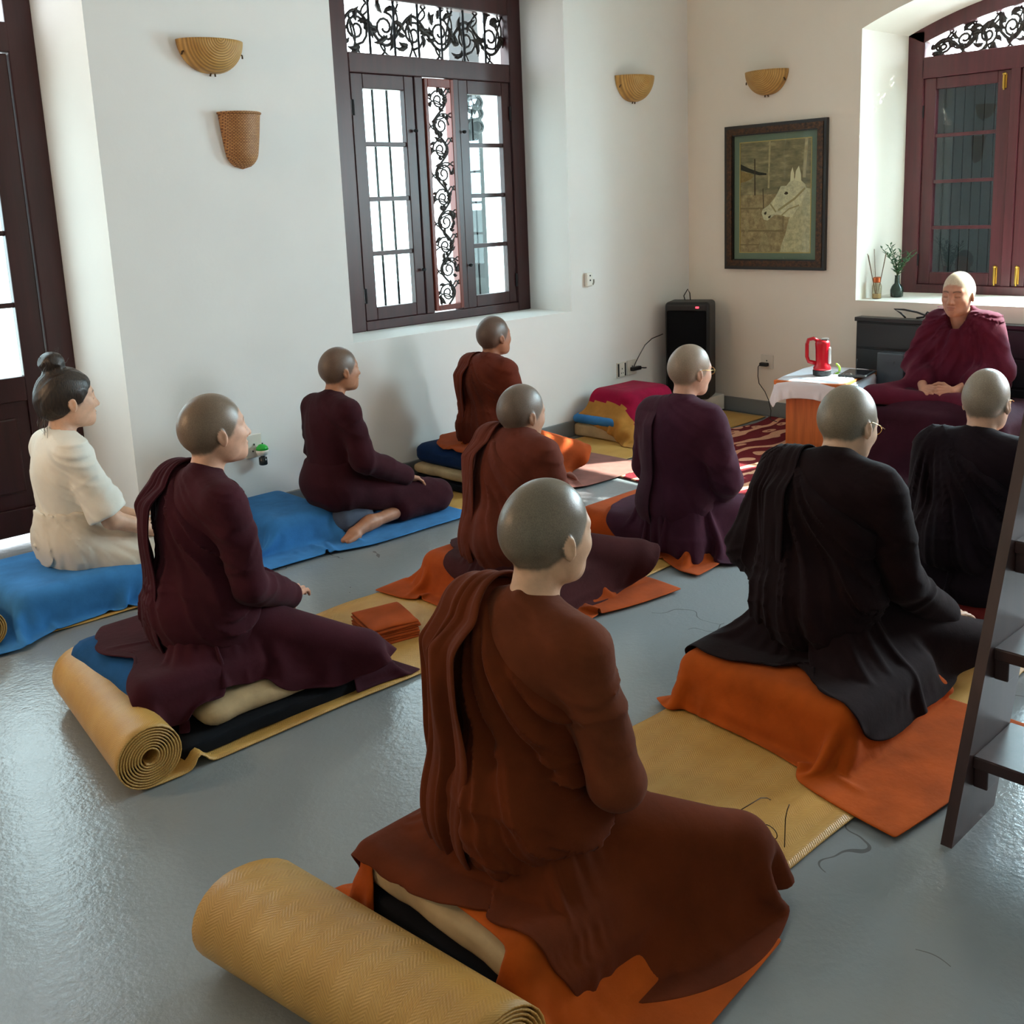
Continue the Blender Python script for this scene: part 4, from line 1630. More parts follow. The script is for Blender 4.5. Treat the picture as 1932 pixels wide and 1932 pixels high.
def wskirt(P, s=WN):
    d = smin(s.legs(P, .026, .08), smax(s.torso(P, .026), P[:, 2]-(s.seat+.24), .02), .06)
    d = smin(d, ell(P, (.22, 0, .16), (.28, .24, .085)), .08)
    a = np.arctan2(P[:, 2]-(s.seat+.30), P[:, 0]+.12)
    w = ridge(a*9+vnoise(P[:, 0]*6, P[:, 1]*6, P[:, 2]*6)*1.6, np.hypot(P[:, 0], P[:, 2])*4, P[:, 1]*2)
    w2 = ridge(a*19+vnoise(P[:, 0]*9, P[:, 1]*9, P[:, 2]*9)*2, np.hypot(P[:, 0], P[:, 2])*6, P[:, 1]*4+7)
    d = d-.012*(w-.42)-.007*(w2-.4)
    return smax(d, -(P[:, 2]-.02), .01)
WN.mesh('skirt', wskirt, m_lin, .0065)
def whair(P, s=WN):
    q = s.head_q(P)
    zb = np.interp(q[:, 0], HAIRX, HAIRZ)
    d = ell(q, (-.018, 0, .030), (.110, .0835, .100))
    d = smin(d, ell(q, (-.058, 0, -.012), (.070, .066, .074)), .03)
    d = smax(d, (zb-.004-q[:, 2])*.8, .008)
    n = ridge(q[:, 1]*60+q[:, 2]*15, q[:, 0]*10-q[:, 2]*14, q[:, 2]*12)
    d = d-.0045*(n-.4)
    b = ell(q, (-.050, .004, .148), (.044, .042, .040))-.013*(ridge(q[:, 0]*22, q[:, 1]*22, q[:, 2]*24)-.4)
    d = smin(d, b, .018)
    return d*s.hk
t = NT('dark_brown_hair')
v = t.coord((60, 60, 8))
t.set(Base_Color=t.ramp(t.noise(v, 3, 3), [(.3, lin((20, 14, 11))), (.7, lin((58, 42, 30)))]), Roughness=.42)
t.set(Normal=t.bump(t.noise(v, 5, 2), .5, .002))
M['hair'] = t.m
hh = WN.mesh('hair', whair, M['hair'], .0042, lo=WN.H-np.array([.2, .2, .16]), hi=WN.H+np.array([.2, .2, .24]), sm=1)
k_ = MB()
rd = random.Random(4)
def hw(q): return Vector(WN.H+WN.Rh@np.array(q))
for i in range(46):
    y = rd.uniform(-.05, .05)
    s0 = rd.random()
    p0 = np.array([-.10-.015*rd.random(), y, .07-.15*s0])
    L = rd.uniform(.04, .10)
    k_.tube([hw(p0+np.array([-.020*rd.random()*t_, .01*math.sin(t_*3+i), -L*t_])) for t_ in (0, .25, .5, .75, 1)], [.0011, .0011, .001, .0008, .0004], 3)
for i in range(26):
    a = rd.uniform(0, 2*PI); b = rd.uniform(-.3, 1.4)
    c0 = np.array([-.050, .004, .148])
    dr = np.array([math.cos(a)*math.cos(b), math.sin(a)*math.cos(b), math.sin(b)])
    k_.tube([hw(c0+dr*(.040+.03*t_)+np.array([0, 0, .012*math.sin(t_*4+i)])) for t_ in (0, .4, .7, 1)], [.001, .001, .0008, .0004], 3)
for i in range(0):
    k_.tube([hw((.04+.03*rd.random()+.02*t_, rd.uniform(-.03, .03), .112+.02*math.sin(t_*3))) for t_ in (0, .4, .7, 1)], [.0009, .0009, .0007, .0004], 3)
o = k_.build('stray_hairs', M['hair'], WN.root)
o['kind'] = 'stuff'

# ---- kneeling sitter by the wall
m_skin2 = SK('skin_kneeling', (170, 116, 86), (92, 74, 62))
m_mar2 = fabric('dark_maroon_blouse', (52, 18, 26))
K = Person((2.74, 4.29), 0, .17, k=.93, hk=.94, lean=.07, slump=.05, head=(-4, 0, 0), knees=((.56, -.14, .10), (.54, .12, .10)),
           ankles=((.13, -.17, .065), (.12, .13, .065)), elbows=((.06, -.215, .40), (.06, .215, .40)), wrists=((.34, -.165, .255), (.34, .12, .26)))
foot = [((.13, -.17, .065), (.08, -.175, .060), .036, .038), ((.10, -.175, .072), (-.02, -.195, .040), .036, .030), ((-.02, -.195, .040), (-.085, -.205, .026), .030, .014), ((-.01, -.215, .032), (-.075, -.232, .022), .022, .012)]
K.body(m_skin2, [hand_prims(K.wrists[0], (1, .02, -.42), (.4, 0, 1), 1, curl=(.3, .35, .25)), hand_prims(K.wrists[1], (1, 0, -.3), (.4, 0, 1), -1)], foot, h=.0045, leg_a=-.006,
       label='kneeling person by the white wall in dark maroon blouse and trousers, bare foot behind')
shirt_and_sleeves(K, m_mar2, 'blouse', (0, 1), .018, .98, .011, .010, 3., h=.007, collar=.015)
def trousers(P, s=K):
    d = None
    for i in (0, 1):
        kn, an = s.knees[i], s.ankles[i]
        mid = kn+(an-kn)*.55
        e = smin(cap(P, s.hp[i], kn, .105, .082), cap(P, kn+np.array([-.02, 0, .0]), mid, .074, .064), .04)
        d = e if d is None else smin(d, e, .05)
    d = smin(d, smax(s.torso(P, .028), P[:, 2]-(s.seat+.22), .02), .05)
    w = ridge(P[:, 0]*14+P[:, 2]*10+vnoise(P[:, 0]*7, P[:, 1]*7, P[:, 2]*7)*2, P[:, 2]*4, P[:, 1]*3)
    d = d-.012*(w-.4)
    return smax(d, -(P[:, 2]-.022), .01)
K.mesh('trousers', trousers, m_mar2, .007)

# ---- sitter under the window
m_skin3 = SK('skin_window', (158, 102, 74), (84, 66, 56))
m_rust = fabric('rust_red_robe_cloth', (92, 38, 24))
m_orsk = fabric('burnt_orange_skirt_cloth', (150, 66, 26))
N3 = Person((3.89, 4.36), 0, .225, k=.90, hk=.97, lean=.03, slump=.03, head=(-2, -2, 0), knees=((.48, -.22, .13), (.40, .26, .13)))
N3.body(m_skin3, [], h=.005, label='person in rust red robe sitting by the wall under the tall window')
shirt_and_sleeves(N3, m_rust, arms=(0,), a=.026, amp=.012, seed=7., flare=.03)
toga(N3, m_rust, amp=.026, n=8., seed=8.2, h=.0075, bell=.015)
back_band(N3, m_rust, y0=.12, y1=.135, wid=.15, wid1=.15, zend=.16, pleats=5, amp=.022, seed=5.3)
N3.skirt('skirt', m_orsk, support_of(N3, S3), polar([(0, .48), (40, .48), (75, .40), (110, .34), (150, .28), (180, .25), (210, .28), (250, .34), (285, .42), (315, .60), (335, .62)]), nth=112, nr=26, stretch=(1.2, 1.03), seed=6)

# ---- middle of the room
m_skin4 = SK('skin_middle', (176, 132, 106), (96, 84, 74))
m_br = fabric('red_brown_robe_cloth', (94, 44, 32))
m_dk = fabric('dark_red_brown_skirt', (62, 28, 30))
N4 = Person((2.72, 2.96), 0, .16, k=.93, hk=.98, lean=.08, slump=.16, head=(-4, 10, 0), hoff=(-.05, 0.02, -.055), knees=((.46, -.30, .13), (.42, .28, .13)))
N4.body(m_skin4, [], h=.0045, label='person in red brown robe in the middle, behind the nearest head')
shirt_and_sleeves(N4, m_br, arms=(0,), a=.02, amp=.013, seed=10., flare=.01)
toga(N4, m_br, amp=.026, n=7., seed=11.2, h=.007, bell=.02)
back_band(N4, m_br, y0=.12, y1=.15, wid=.17, wid1=.22, zend=.03, pleats=5, amp=.034, seed=7.3, x1=-.03)
N4.skirt('skirt', m_dk, support_of(N4, S4), polar([(0, .48), (40, .50), (75, .40), (110, .30), (150, .22), (180, .19), (210, .21), (250, .30), (285, .44), (315, .60), (335, .58)]), nth=112, nr=28, stretch=(1.2, 1.03), seed=7)

# ---- purple jacket
m_skin5 = SK('skin_purple', (198, 152, 130), (140, 124, 108), gloss=.4)
m_pur = fabric('purple_maroon_cloth', (64, 30, 46))
m_pur2 = fabric('dull_purple_band', (66, 38, 50))
N5 = Person((3.62, 2.80), 0, .135, k=.985, hk=.97, lean=.05, slump=.08, head=(-14, 6, -2), knees=((.46, -.32, .10), (.40, .30, .10)))
N5.body(m_skin5, [], h=.005, label='person in purple maroon jacket with a folded band down the back, near the rug')
shirt_and_sleeves(N5, m_pur, 'jacket', (0, 1), .026, .97, .012, .012, 12., h=.007, collar=.012)
back_band(N5, m_pur2, 'shoulder_fold', y0=.12, y1=.13, wid=.17, wid1=.18, zend=-.0, pleats=2, amp=.010, seed=9.3, off=.022, front=False)
N5.skirt('skirt', m_pur, support_of(N5, S5), polar([(0, .50), (40, .52), (75, .42), (110, .34), (150, .27), (180, .22), (210, .25), (250, .34), (285, .48), (315, .64), (335, .62)]), nth=112, nr=28, stretch=(1.2, 1.03), seed=8)

# ---- dark robe beside the ladder
m_skin6 = SK('skin_dark_robe', (206, 168, 140), (118, 110, 94), gloss=.4)
m_d6 = fabric('dark_maroon_robe', (27, 14, 17))
N6 = Person((2.80, 1.60), 0, .20, k=1.02, hk=1.0, lean=.07, slump=.10, head=(-8, 20, 3), hoff=(.015, 0, -.048), knees=((.46, -.34, .12), (.42, .32, .12)),
            elbows=((.08, -.222, .42), (.05, .30, .42)), wrists=((.34, -.25, .235), (.30, .12, .28)), sw=1.03)
N6.body(m_skin6, [hand_prims(N6.wrists[0], (1, -.1, -.2), (.2, 0, 1), 1, curl=(.15, .2, .15)), hand_prims(N6.wrists[1], (.35, -1, 0), (.3, 0, 1), -1)], h=.0045,
        label='person in near-black maroon robe beside the ladder, head bowed, wearing glasses')
shirt_and_sleeves(N6, m_d6, arms=(0,), a=.019, amp=.012, seed=14., cuff=.93, flare=.012, h=.007)
toga(N6, m_d6, amp=.026, n=8., seed=15.2, h=.007, bell=.02)
back_band(N6, m_d6, y0=.12, y1=.15, wid=.17, wid1=.22, zend=.08, pleats=6, amp=.022, seed=10.3)
N6.skirt('skirt', m_d6, support_of(N6, S6), polar([(0, .52), (35, .60), (75, .48), (105, .42), (130, .44), (155, .36), (180, .30), (205, .32), (222, .50), (240, .46), (262, .40), (282, .42), (305, .52), (325, .58)]), nth=128, nr=30, stretch=(1.2, 1.03), seed=9)

# ---- dark robe behind the ladder
m_d7 = fabric('dark_plum_robe', (25, 16, 23))
N7 = Person((3.66, 1.50), 0, .225, k=.85, hk=.97, lean=.05, slump=.10, head=(3, 12, 0), sw=1.08)
N7.body(SK('skin_far_right', (204, 164, 140), (134, 124, 110), gloss=.42), [], h=.005, label='person in dark plum robe at right behind the ladder, wearing glasses')
shirt_and_sleeves(N7, m_d7, arms=(0,), a=.026, amp=.012, seed=16., flare=.02)
toga(N7, m_d7, amp=.026, n=8., seed=17.2, h=.0075, bell=.02)
N7.skirt('skirt', m_d7, support_of(N7, S7), polar([(0, .46), (40, .50), (75, .40), (110, .30), (150, .24), (180, .20), (210, .24), (250, .30), (285, .40), (320, .50)]), nth=112, nr=24, stretch=(1.1, 1.0), seed=10)

# ---- teacher facing the room
m_skint = SK('skin_teacher', (176, 124, 102), (196, 182, 160))
m_t = fabric('magenta_maroon_robe', (78, 21, 40))
m_t2 = fabric('magenta_maroon_skirt', (50, 18, 32))
ST = [(5.50, 6.2, 2.10, 2.90, .0, .345, .04)]
TE = Person((5.98, 2.53), PI, .355, k=.905, hk=1.03, lean=.06, slump=.06, head=(2, 4, 0), knees=((.40, -.34, .40), (.40, .34, .40)), ankles=((.30, .1, .39), (.26, -.1, .39)),
            elbows=((.06, -.235, .56), (.06, .225, .56)), wrists=((.31, -.085, .465), (.31, .085, .465)), sw=1.04)
TE.body(m_skint, [hand_prims(TE.wrists[0], (.45, .9, -.1), (.7, -.2, .8), 1, curl=(.5, .6, .4)), hand_prims(TE.wrists[1], (.40, -.9, -.05), (.9, .1, .6), -1, curl=(.6, .7, .5))], h=.004,
        label='teacher facing the room with closed eyes and clasped hands, magenta maroon robe')
def shawl(P, s=TE):
    k = s.k
    d = s.torso(P, .034)
    for i in (0, 1):
        c = smin(cap(P, s.sh[i], s.elbows[i], .066, .082), cap(P, s.elbows[i], s.elbows[i]+(s.wrists[i]-s.elbows[i])*.55, .078, .066), .04)
        d = smin(d, c, .06)
    d = smin(d, ell(P, s.P+np.array([-.02, 0, .04]), (.17, .26, .17)), .06)
    y = P[:, 1]; z = s.S[2]+.06-P[:, 2]
    w = ridge(np.arctan2(y*1.0, z+.05)*6.5+vnoise(P[:, 0]*6, P[:, 1]*6, P[:, 2]*6)*.9, z*2.5, np.sign(P[:, 0])*.5+2)
    w2 = ridge(np.arctan2(y-.12, z+.03)*13+vnoise(P[:, 0]*8, P[:, 1]*8, P[:, 2]*8)*.9, z*4, 9)
    d = d-.022*(w-.42)-.010*(w2-.4)
    d = smin(d, s.legs(P, .020, .06), .05)
    # open neck in front
    d = smax(d, -cap(P, s.N+np.array([.05, 0, -.075]), s.H+np.array([.05, 0, -.02]), .018, .11), .014)
    d = smax(d, -cap(P, s.N+np.array([.0, 0, -.01]), s.H, .058, .07), .01)
    return smax(d, -(P[:, 2]-(s.seat+.02)), .01)
TE.mesh('robe', shawl, m_t, .0075)
TE.skirt('lap_cloth', m_t2, support_of(TE, ST), polar([(0, 1.16), (30, 1.12), (60, .90), (90, .74), (120, .44), (180, .20), (240, .44), (270, .74), (300, .90), (330, 1.12)]), nth=128, nr=40, z0=.13, stretch=(1.06, 1.0), seed=11, steps=140)


# glasses worn by three of the sitters
def worn_glasses(s, mat):
    q = lambda p: Vector(s.H+s.Rh@np.array(p)*s.hk)
    k = MB()
    for sg in (-1, 1):
        k.tube([q((.10, sg*.062, .008)), q((.05, sg*.078, .010)), q((.0, sg*.082, .012)), q((-.02, sg*.084, .004))], .0011, 6)
        k.tube([q((.094, sg*.033+.022*math.cos(a), .002+.017*math.sin(a))) for a in np.linspace(0, 2*PI, 18)[:-1]], .0010, 5, closed=True)
    k.tube([q((.10, -.008, .006)), q((.106, 0, .010)), q((.10, .008, .006))], .0016, 5)
    o = k.build('glasses', mat, s.root, smooth=True)
    o['label'] = 'thin gold glasses'
    return o


gold = plain('gold_wire', (212, 170, 96), .2, .9)
for s_ in (N5, N6, N7): worn_glasses(s_, gold)
# ------------------------------------------------------------------ rug, teacher's table and its things
def rug_material():
    t = NT('floral_rug')
    v = t.coord()
    nz = t.n('ShaderNodeTexNoise')
    nz.inputs['Scale'].default_value = 2.2
    t.l(v, nz.inputs['Vector'])
    add = t.n('ShaderNodeVectorMath', operation='ADD')
    sc_ = t.n('ShaderNodeVectorMath', operation='SCALE')
    sc_.inputs['Scale'].default_value = .28
    t.l(nz.outputs['Color'], sc_.inputs[0])
    t.l(v, add.inputs[0]); t.l(sc_.outputs[0], add.inputs[1])
    mp = t.n('ShaderNodeMapping')
    mp.inputs['Scale'].default_value = (3.2, 6.5, 1)
    mp.inputs['Rotation'].default_value = (0, 0, .5)
    t.l(add.outputs[0], mp.inputs[0])
    vo = t.n('ShaderNodeTexVoronoi')
    vo.inputs['Scale'].default_value = 1.5
    t.l(mp.outputs[0], vo.inputs['Vector'])
    petal = t.math('LESS_THAN', vo.outputs['Distance'], .30)
    core = t.math('GREATER_THAN', vo.outputs['Distance'], .10)
    wv = t.n('ShaderNodeTexWave', wave_type='RINGS')
    wv.inputs['Scale'].default_value = 1.9
    wv.inputs['Distortion'].default_value = 5
    wv.inputs['Detail'].default_value = 1
    t.l(add.outputs[0], wv.inputs['Vector'])
    stem = t.math('GREATER_THAN', wv.outputs['Fac'], .80)
    f = t.math('MAXIMUM', t.math('MULTIPLY', petal, core), stem)
    n = t.noise(v, 220, 2)
    c = t.mix(f, t.ramp(n, [(.3, lin((92, 26, 34))), (.7, lin((122, 40, 46)))]), t.ramp(n, [(.3, lin((196, 140, 112))), (.7, lin((222, 172, 140)))]))
    t.set(Base_Color=c, Roughness=.95)
    t.b.inputs['Specular IOR Level'].default_value = .1
    t.set(Normal=t.bump(n, .4, .003))
    return t.m


nu, nv = 90, 80
xx = np.linspace(4.42, 6.34, nu); yy = np.linspace(1.0, 4.04, nv)
A, B = np.meshgrid(xx, yy, indexing='ij')
Z = .006+.006*vnoise(A*4, B*4, 3.)
B2 = B+np.where(B > 3.9, .05*np.sin(A*9)*(B-3.9)/.14*.5, 0)
o = link('floral_rug', mesh_from('floral_rug', np.stack([A+.02*np.sin(B*5)*(A < 4.5), B2, Z], -1).reshape(-1, 3), grid_faces(nu, nv)), rug_material())
so_ = o.modifiers.new('thickness', 'SOLIDIFY'); so_.thickness = .006; so_.offset = 0
tag(o, 'maroon rug with pale leaf and scroll pattern before the teacher', 'rug')
# teacher's seat under the drape, and a covered cushion beside it
o = puffy_obj('ottoman', (.70, .80, .33), M['black_pad'], None, (5.84, 2.5, .012), 0, r=.03, bulge=.004)
tag(o, 'low padded ottoman hidden under the maroon drape of the teacher', 'ottoman')
SO = [(5.0, 5.5, 1.45, 2.02, .01, .22, .05)]
o = puffy_obj('cushion', (.46, .52, .20), M['blue_cushion'], None, (5.25, 1.74, .012), 0, r=.06, bulge=.02)
tag(o, 'cushion under the sunlit yellow orange cloth right of the teacher', 'cushion')
cover('cushion_cloth', (4.86, 5.62, 1.36, 2.14), .26, SO, fabric('yellow_orange_cotton', (232, 150, 46)), 'yellow orange cloth in sunlight right of the teacher', stretch=(1.02, 1.02), warp=.02, seed=31)

# low table
TA = math.radians(9)
tb = empty('low_table', (5.90, 3.36, 0), TA)
tag(tb, 'low orange wood table under a white cloth beside the teacher', 'table')
M['table_wood'] = wood_mat('orange_wood_veneer', (196, 108, 52), .4)
MB().box(-.30, .30, -.225, .225, .415, .445, .004).build('table_top', M['table_wood'], tb)
MB().box(-.235, -.205, -.17, .17, .013, .415, .003).build('leg_panel', M['table_wood'], tb)
MB().box(.205, .235, -.17, .17, .013, .415, .003).build('leg_panel', M['table_wood'], tb)
MB().box(-.205, .205, -.01, .01, .12, .415, .003).build('stretcher_panel', M['table_wood'], tb)
P, nu, nv = rect_cloth(-.385, .37, -.42, .31, .49, .017)
ft = lambda Q: np.minimum(rbox(Q, (0, 0, .2225), (.30, .225, .2225), .012), Q[:, 2]-.012)
X = drape(P, nu, nv, ft, False, None, 90, 8, None, (1.01, 1.01), .006, .6, seed=41)
o = cloth_obj('tablecloth', X, nu, nv, fabric('white_table_linen', (222, 222, 230), var=.04), None, False, .004, 1, (5.90, 3.36, 0), TA)
tag(o, 'white cloth hanging over the edges of the low table', 'tablecloth')

# red lantern
M['red'] = plain('red_plastic', (176, 12, 30), .28)
M['chrome'] = plain('chrome_trim', (210, 212, 216), .15, .9)
ln = empty('lantern', (5.83, 3.35, .454), math.radians(122))
tag(ln, 'red hand lantern with loop handle and black base on the white tablecloth', 'lantern')
MB().lathe([(.05, 0), (.056, .004), (.057, .034), (.052, .038)], (0, 0, 0), 28).build('base', M['black'], ln, smooth=False)
MB().lathe([(.053, .036), (.054, .05), (.044, .068), (.040, .09), (.042, .17), (.045, .205), (.040, .222), (.02, .230)], (0, 0, 0), 28).build('body', M['red'], ln, smooth=True)
MB().tube([(.030, 0, .222), (.055, 0, .235), (.085, 0, .228), (.094, 0, .20), (.093, 0, .12), (.082, 0, .09), (.040, 0, .078)], [.012, .012, .012, .012, .012, .013, .014], 10).build('handle', M['red'], ln, smooth=True)
MB().box(-.040, .012, -.026, .026, .222, .238, .006).build('switch_plate', M['chrome'], ln)
MB().box(-.052, -.036, -.022, .022, .075, .18, .006).build('lamp_lens', plain('pale_lens', (214, 220, 222), .12), ln)
o = MB()
o.tube([(.028*math.cos(a), 0, .03+.034*math.sin(a)) for a in np.linspace(-1.4, 1.4, 12)], .007, 8)
o.tube([(0, 0, .004), (.014, 0, .004)], .009, 8)
tag(o.build('green_ring', plain('lime_plastic', (150, 205, 60), .35), None, (5.92, 3.31, .454), math.radians(-60), True), 'lime green loop standing behind the red lantern', 'ring')
tbt = empty('tablet', (5.98, 3.19, .4535), math.radians(12))
tag(tbt, 'black tablet lying on the white tablecloth beside the red lantern', 'tablet')
MB().box(-.12, .12, -.085, .085, 0, .012, .003).build('case', M['black'], tbt)
MB().box(-.108, .108, -.074, .074, .012, .0128).build('screen', plain('dark_screen', (24, 22, 26), .12), tbt)


def spectacles(name, loc, rotz, label, mat, temple_mat, w=.064, folded=False, lens=True):
    e = empty(name, loc, rotz)
    f = MB()
    for s_ in (-1, 1):
        c = s_*w*.52
        f.tube([(0, c+.024*math.cos(a), .018+.017*math.sin(a)) for a in np.linspace(0, 2*PI, 18)[:-1]], .0013, 5, closed=True)
    f.tube([(0, -.010, .022), (.004, 0, .026), (0, .010, .022)], .0013, 5)
    f.build('frame', mat, e, smooth=True)
    for s_ in (-1, 1):
        y = s_*(w*.52+.024)
        MB().tube([(0, y, .024), (-.05, y, .023), (-.10, y, .022), (-.125, y*.97, .012), (-.138, y*.95, .002)], .0014, 6).build('temple', temple_mat, e, smooth=True)
    if lens:
        for s_ in (-1, 1):
            MB().lathe([(.0225, -.0006), (.0225, .0006)], (0, 0, 0), 18).build('lens', M['glass'], e)
            l = D.objects[e.children[-1].name]
            l.rotation_euler = (0, PI/2, 0)
            l.location = (0, s_*w*.52, .018)
            l.scale = (.76, 1, 1)
    if label: tag(e, label, 'glasses')
    return e


spectacles('glasses', (5.80, 3.19, .457), math.radians(190), 'thin black glasses lying open beside the tablet on the tablecloth', M['black'], M['black'])
g = spectacles('glasses', (2.02, 1.32, .014), math.radians(176), 'thin dark glasses lying on the mat beside the nearest knee', plain('brown_wire', (48, 32, 26), .35, .3), plain('brown_wire_arm', (60, 40, 30), .3, .3), w=.075)

# low black cabinet along the back wall
cb = empty('low_cabinet', (6.36, 2.33, 0))
tag(cb, 'long low black cabinet under the arched window', 'cabinet')
MB().box(-.03, .036, -1.06, 1.06, .013, .745, .004).build('body', M['black'], cb)
MB().box(-.042, .050, -1.07, 1.07, .745, .772, .004).build('cabinet_top', plain('black_laminate', (26, 28, 31), .35), cb)
for z0, z1 in ((.04, .385), (.40, .565), (.575, .735)):
    MB().box(-.040, -.03, -1.05, 1.05, z0, z1, .003).build('front_board', plain('blue_black_board', (14, 20, 26), .5), cb)
o = MB()
pts = [at_x(*q, 6.36) for q in ((1710, 600), (1700, 590), (1688, 583), (1706, 584), (1730, 589), (1752, 597), (1766, 600), (1757, 592), (1749, 588), (1742, 598), (1728, 598))]
pts = [Vector((p.x-.01+i*.002, p.y, max(.779, p.z*.93+.775*.07 if i > 4 else p.z))) for i, p in enumerate(pts)]
pts[0].z = .779; pts[-1].z = .779
o.tube(pts, .006, 8)
tag(o.build('cable', M['black'], None, smooth=True), 'stiff black cable looped on top of the low black cabinet', 'cable')
o = MB().box(-.05, .05, -.09, .09, .0, .555, .008)
o.box(-.055, -.05, -.03, .03, .49, .505)
tag(o.build('storage_box', plain('slate_plastic', (58, 66, 76), .5), None, (6.24, 3.08, .013)), 'slate grey box before the black cabinet behind the table', 'box')

# ------------------------------------------------------------------ on the sill
sl = empty('reed_diffuser', (6.56, 3.372, BZ0))
tag(sl, 'glass reed diffuser with copper collar on the window sill', 'diffuser')
MB().lathe([(.026, 0), (.031, .004), (.031, .085), (.024, .105), (.018, .115)], (0, 0, 0), 24).build('bottle', glass_material('bottle_glass', (225, 220, 205)), sl, smooth=True)
MB().lathe([(.028, .004), (.028, .035)], (0, 0, 0), 24).build('oil', plain('amber_oil', (196, 170, 130), .1), sl)
MB().lathe([(.022, .108), (.026, .112), (.026, .142), (.021, .146)], (0, 0, 0), 24).build('collar', plain('copper', (186, 96, 58), .3, .7), sl)
rd = random.Random(2)
for i in range(7):
    a = i*.9+rd.random()
    MB().tube([(.006*math.cos(a), .006*math.sin(a), .02), ((.04+.025*rd.random())*math.cos(a), (.05+.03*rd.random())*math.sin(a), .285+.05*rd.random())], .0022, 6).build('reed_stick', plain('brown_reed', (112, 88, 66), .7) if i == 0 else D.materials['brown_reed'], sl)
vs = empty('plant_vase', (6.70, 3.30, BZ0))
tag(vs, 'dark green bottle vase with leafy sprigs on the window sill', 'vase')
vg = plain('dark_green_glass', (30, 48, 38), .1)
MB().lathe([(.03, 0), (.042, .006), (.043, .05), (.034, .075), (.017, .095), (.015, .14), (.018, .148)], (0, 0, 0), 24).build('bottle', vg, vs, smooth=True)
lf = plain('dark_leaf', (44, 84, 48), .45)
st = plain('green_stem', (62, 86, 46), .6)
for i in range(9):
    a = i*2*PI/9+rd.random()*.5
    L = .12+.12*rd.random()
    sp = .05+.06*rd.random()
    pts = [Vector((sp*t_*t_*math.cos(a), sp*t_*t_*math.sin(a), .12+L*t_)) for t_ in np.linspace(0, 1, 6)]
    s_ = MB().tube(pts, .0022, 5).build('sprig', st, vs, smooth=True)
    lv = MB()
    for j in range(12):
        t_ = .25+.75*j/11
        p = Vector((sp*t_*t_*math.cos(a), sp*t_*t_*math.sin(a), .12+L*t_))
        b = a+j*2.2
        d = Vector((math.cos(b), math.sin(b), .5+.3*rd.random())).normalized()*(.035+.012*rd.random())
        w_ = d.cross(Vector((0, 0, 1))).normalized()*.0075
        up = Vector((0, 0, .0035))
        lv.bm.faces.new([lv.bm.verts.new(q) for q in (p, p+d*.4+w_+up, p+d, p+d*.4-w_+up)])
    lo = lv.build('leaves', lf, s_)
    lo['kind'] = 'stuff'
    lo.modifiers.new('thickness', 'SOLIDIFY').thickness = .001

# ------------------------------------------------------------------ on the walls
def rattan_material():
    t = NT('coiled_rattan')
    v = t.coord()
    sx = t.n('ShaderNodeSeparateXYZ')
    t.l(v, sx.inputs[0])
    r = t.math('SQRT', t.math('ADD', t.math('POWER', sx.outputs[0], 2), t.math('POWER', sx.outputs[2], 2)))
    w = t.math('SINE', t.math('MULTIPLY', r, 560))
    n = t.noise(v, 14, 4)
    c = t.mix(t.math('MULTIPLY', t.math('ADD', w, 1), .3), t.ramp(n, [(.3, lin((188, 140, 68))), (.7, lin((206, 164, 94)))]), lin((116, 78, 34)))
    t.set(Base_Color=c, Roughness=.5)
    t.set(Normal=t.bump(w, .4, .003))
    return t.m


M['rattan'] = rattan_material()
M['bronze'] = plain('brown_clip', (84, 62, 36), .4, .5)


def sconce(loc, rotz, w, h, d, label):
    e = empty('wall_sconce', loc, rotz)          # local: x along the wall, -y out of it
    tag(e, label, 'sconce', 'rattan half bowl sconces')
    n, m = 28, 14
    V = []
    for i in range(n+1):
        a = PI*i/n
        for j in range(m+1):
            b = PI/2*j/m
            V.append((w*math.cos(a)*math.cos(b)**.85, -d*math.sin(a)*math.cos(b)**.85, -h*math.sin(b)**1.1))
    me = mesh_from('bowl', V, grid_faces(n+1, m+1))
    o = link('bowl', me, M['rattan'], e)
    o.modifiers.new('thickness', 'SOLIDIFY').thickness = .006
    o.location.z = 0
    for q in ((0, -.012, -h-.002), (-w*.86, -d*.22, -h*.42), (w*.86, -d*.22, -h*.42)):
        MB().tube([Vector(q)+Vector(p) for p in ((-.014, 0, -.010), (-.011, -.004, .004), (0, -.006, .009), (.011, -.004, .004), (.014, 0, -.010))], .0045, 6).build('clip', M['bronze'], e, smooth=True)
    return e


sconce((2.58, WALL_Y-.001, 2.436), 0, .172, .152, .13, 'rattan half bowl sconce above the wall basket, top left')
sconce((5.775, WALL_Y-.001, 2.432), 0, .18, .17, .14, 'rattan half bowl sconce on the white wall right of the tall window')
sconce((WALL_X-.001, 4.14, 2.425), -PI/2, .165, .16, .13, 'rattan half bowl sconce above the framed picture')


def basket_material():
    t = NT('woven_basket')
    v = t.coord()
    br = t.n('ShaderNodeTexBrick')
    br.offset = .5
    br.inputs['Scale'].default_value = 34
    br.inputs['Mortar Size'].default_value = .06
    br.inputs['Color1'].default_value = (*lin((206, 154, 96)), 1)
    br.inputs['Color2'].default_value = (*lin((182, 128, 74)), 1)
    br.inputs['Mortar'].default_value = (*lin((110, 68, 36)), 1)
    sx = t.n('ShaderNodeSeparateXYZ'); t.l(v, sx.inputs[0])
    cm = t.n('ShaderNodeCombineXYZ')
    t.l(sx.outputs[0], cm.inputs[0]); t.l(sx.outputs[2], cm.inputs[1])
    t.l(cm.outputs[0], br.inputs['Vector'])
    t.set(Base_Color=br.outputs['Color'], Roughness=.6)
    t.set(Normal=t.bump(br.outputs['Fac'], -.5, .003))
    return t.m


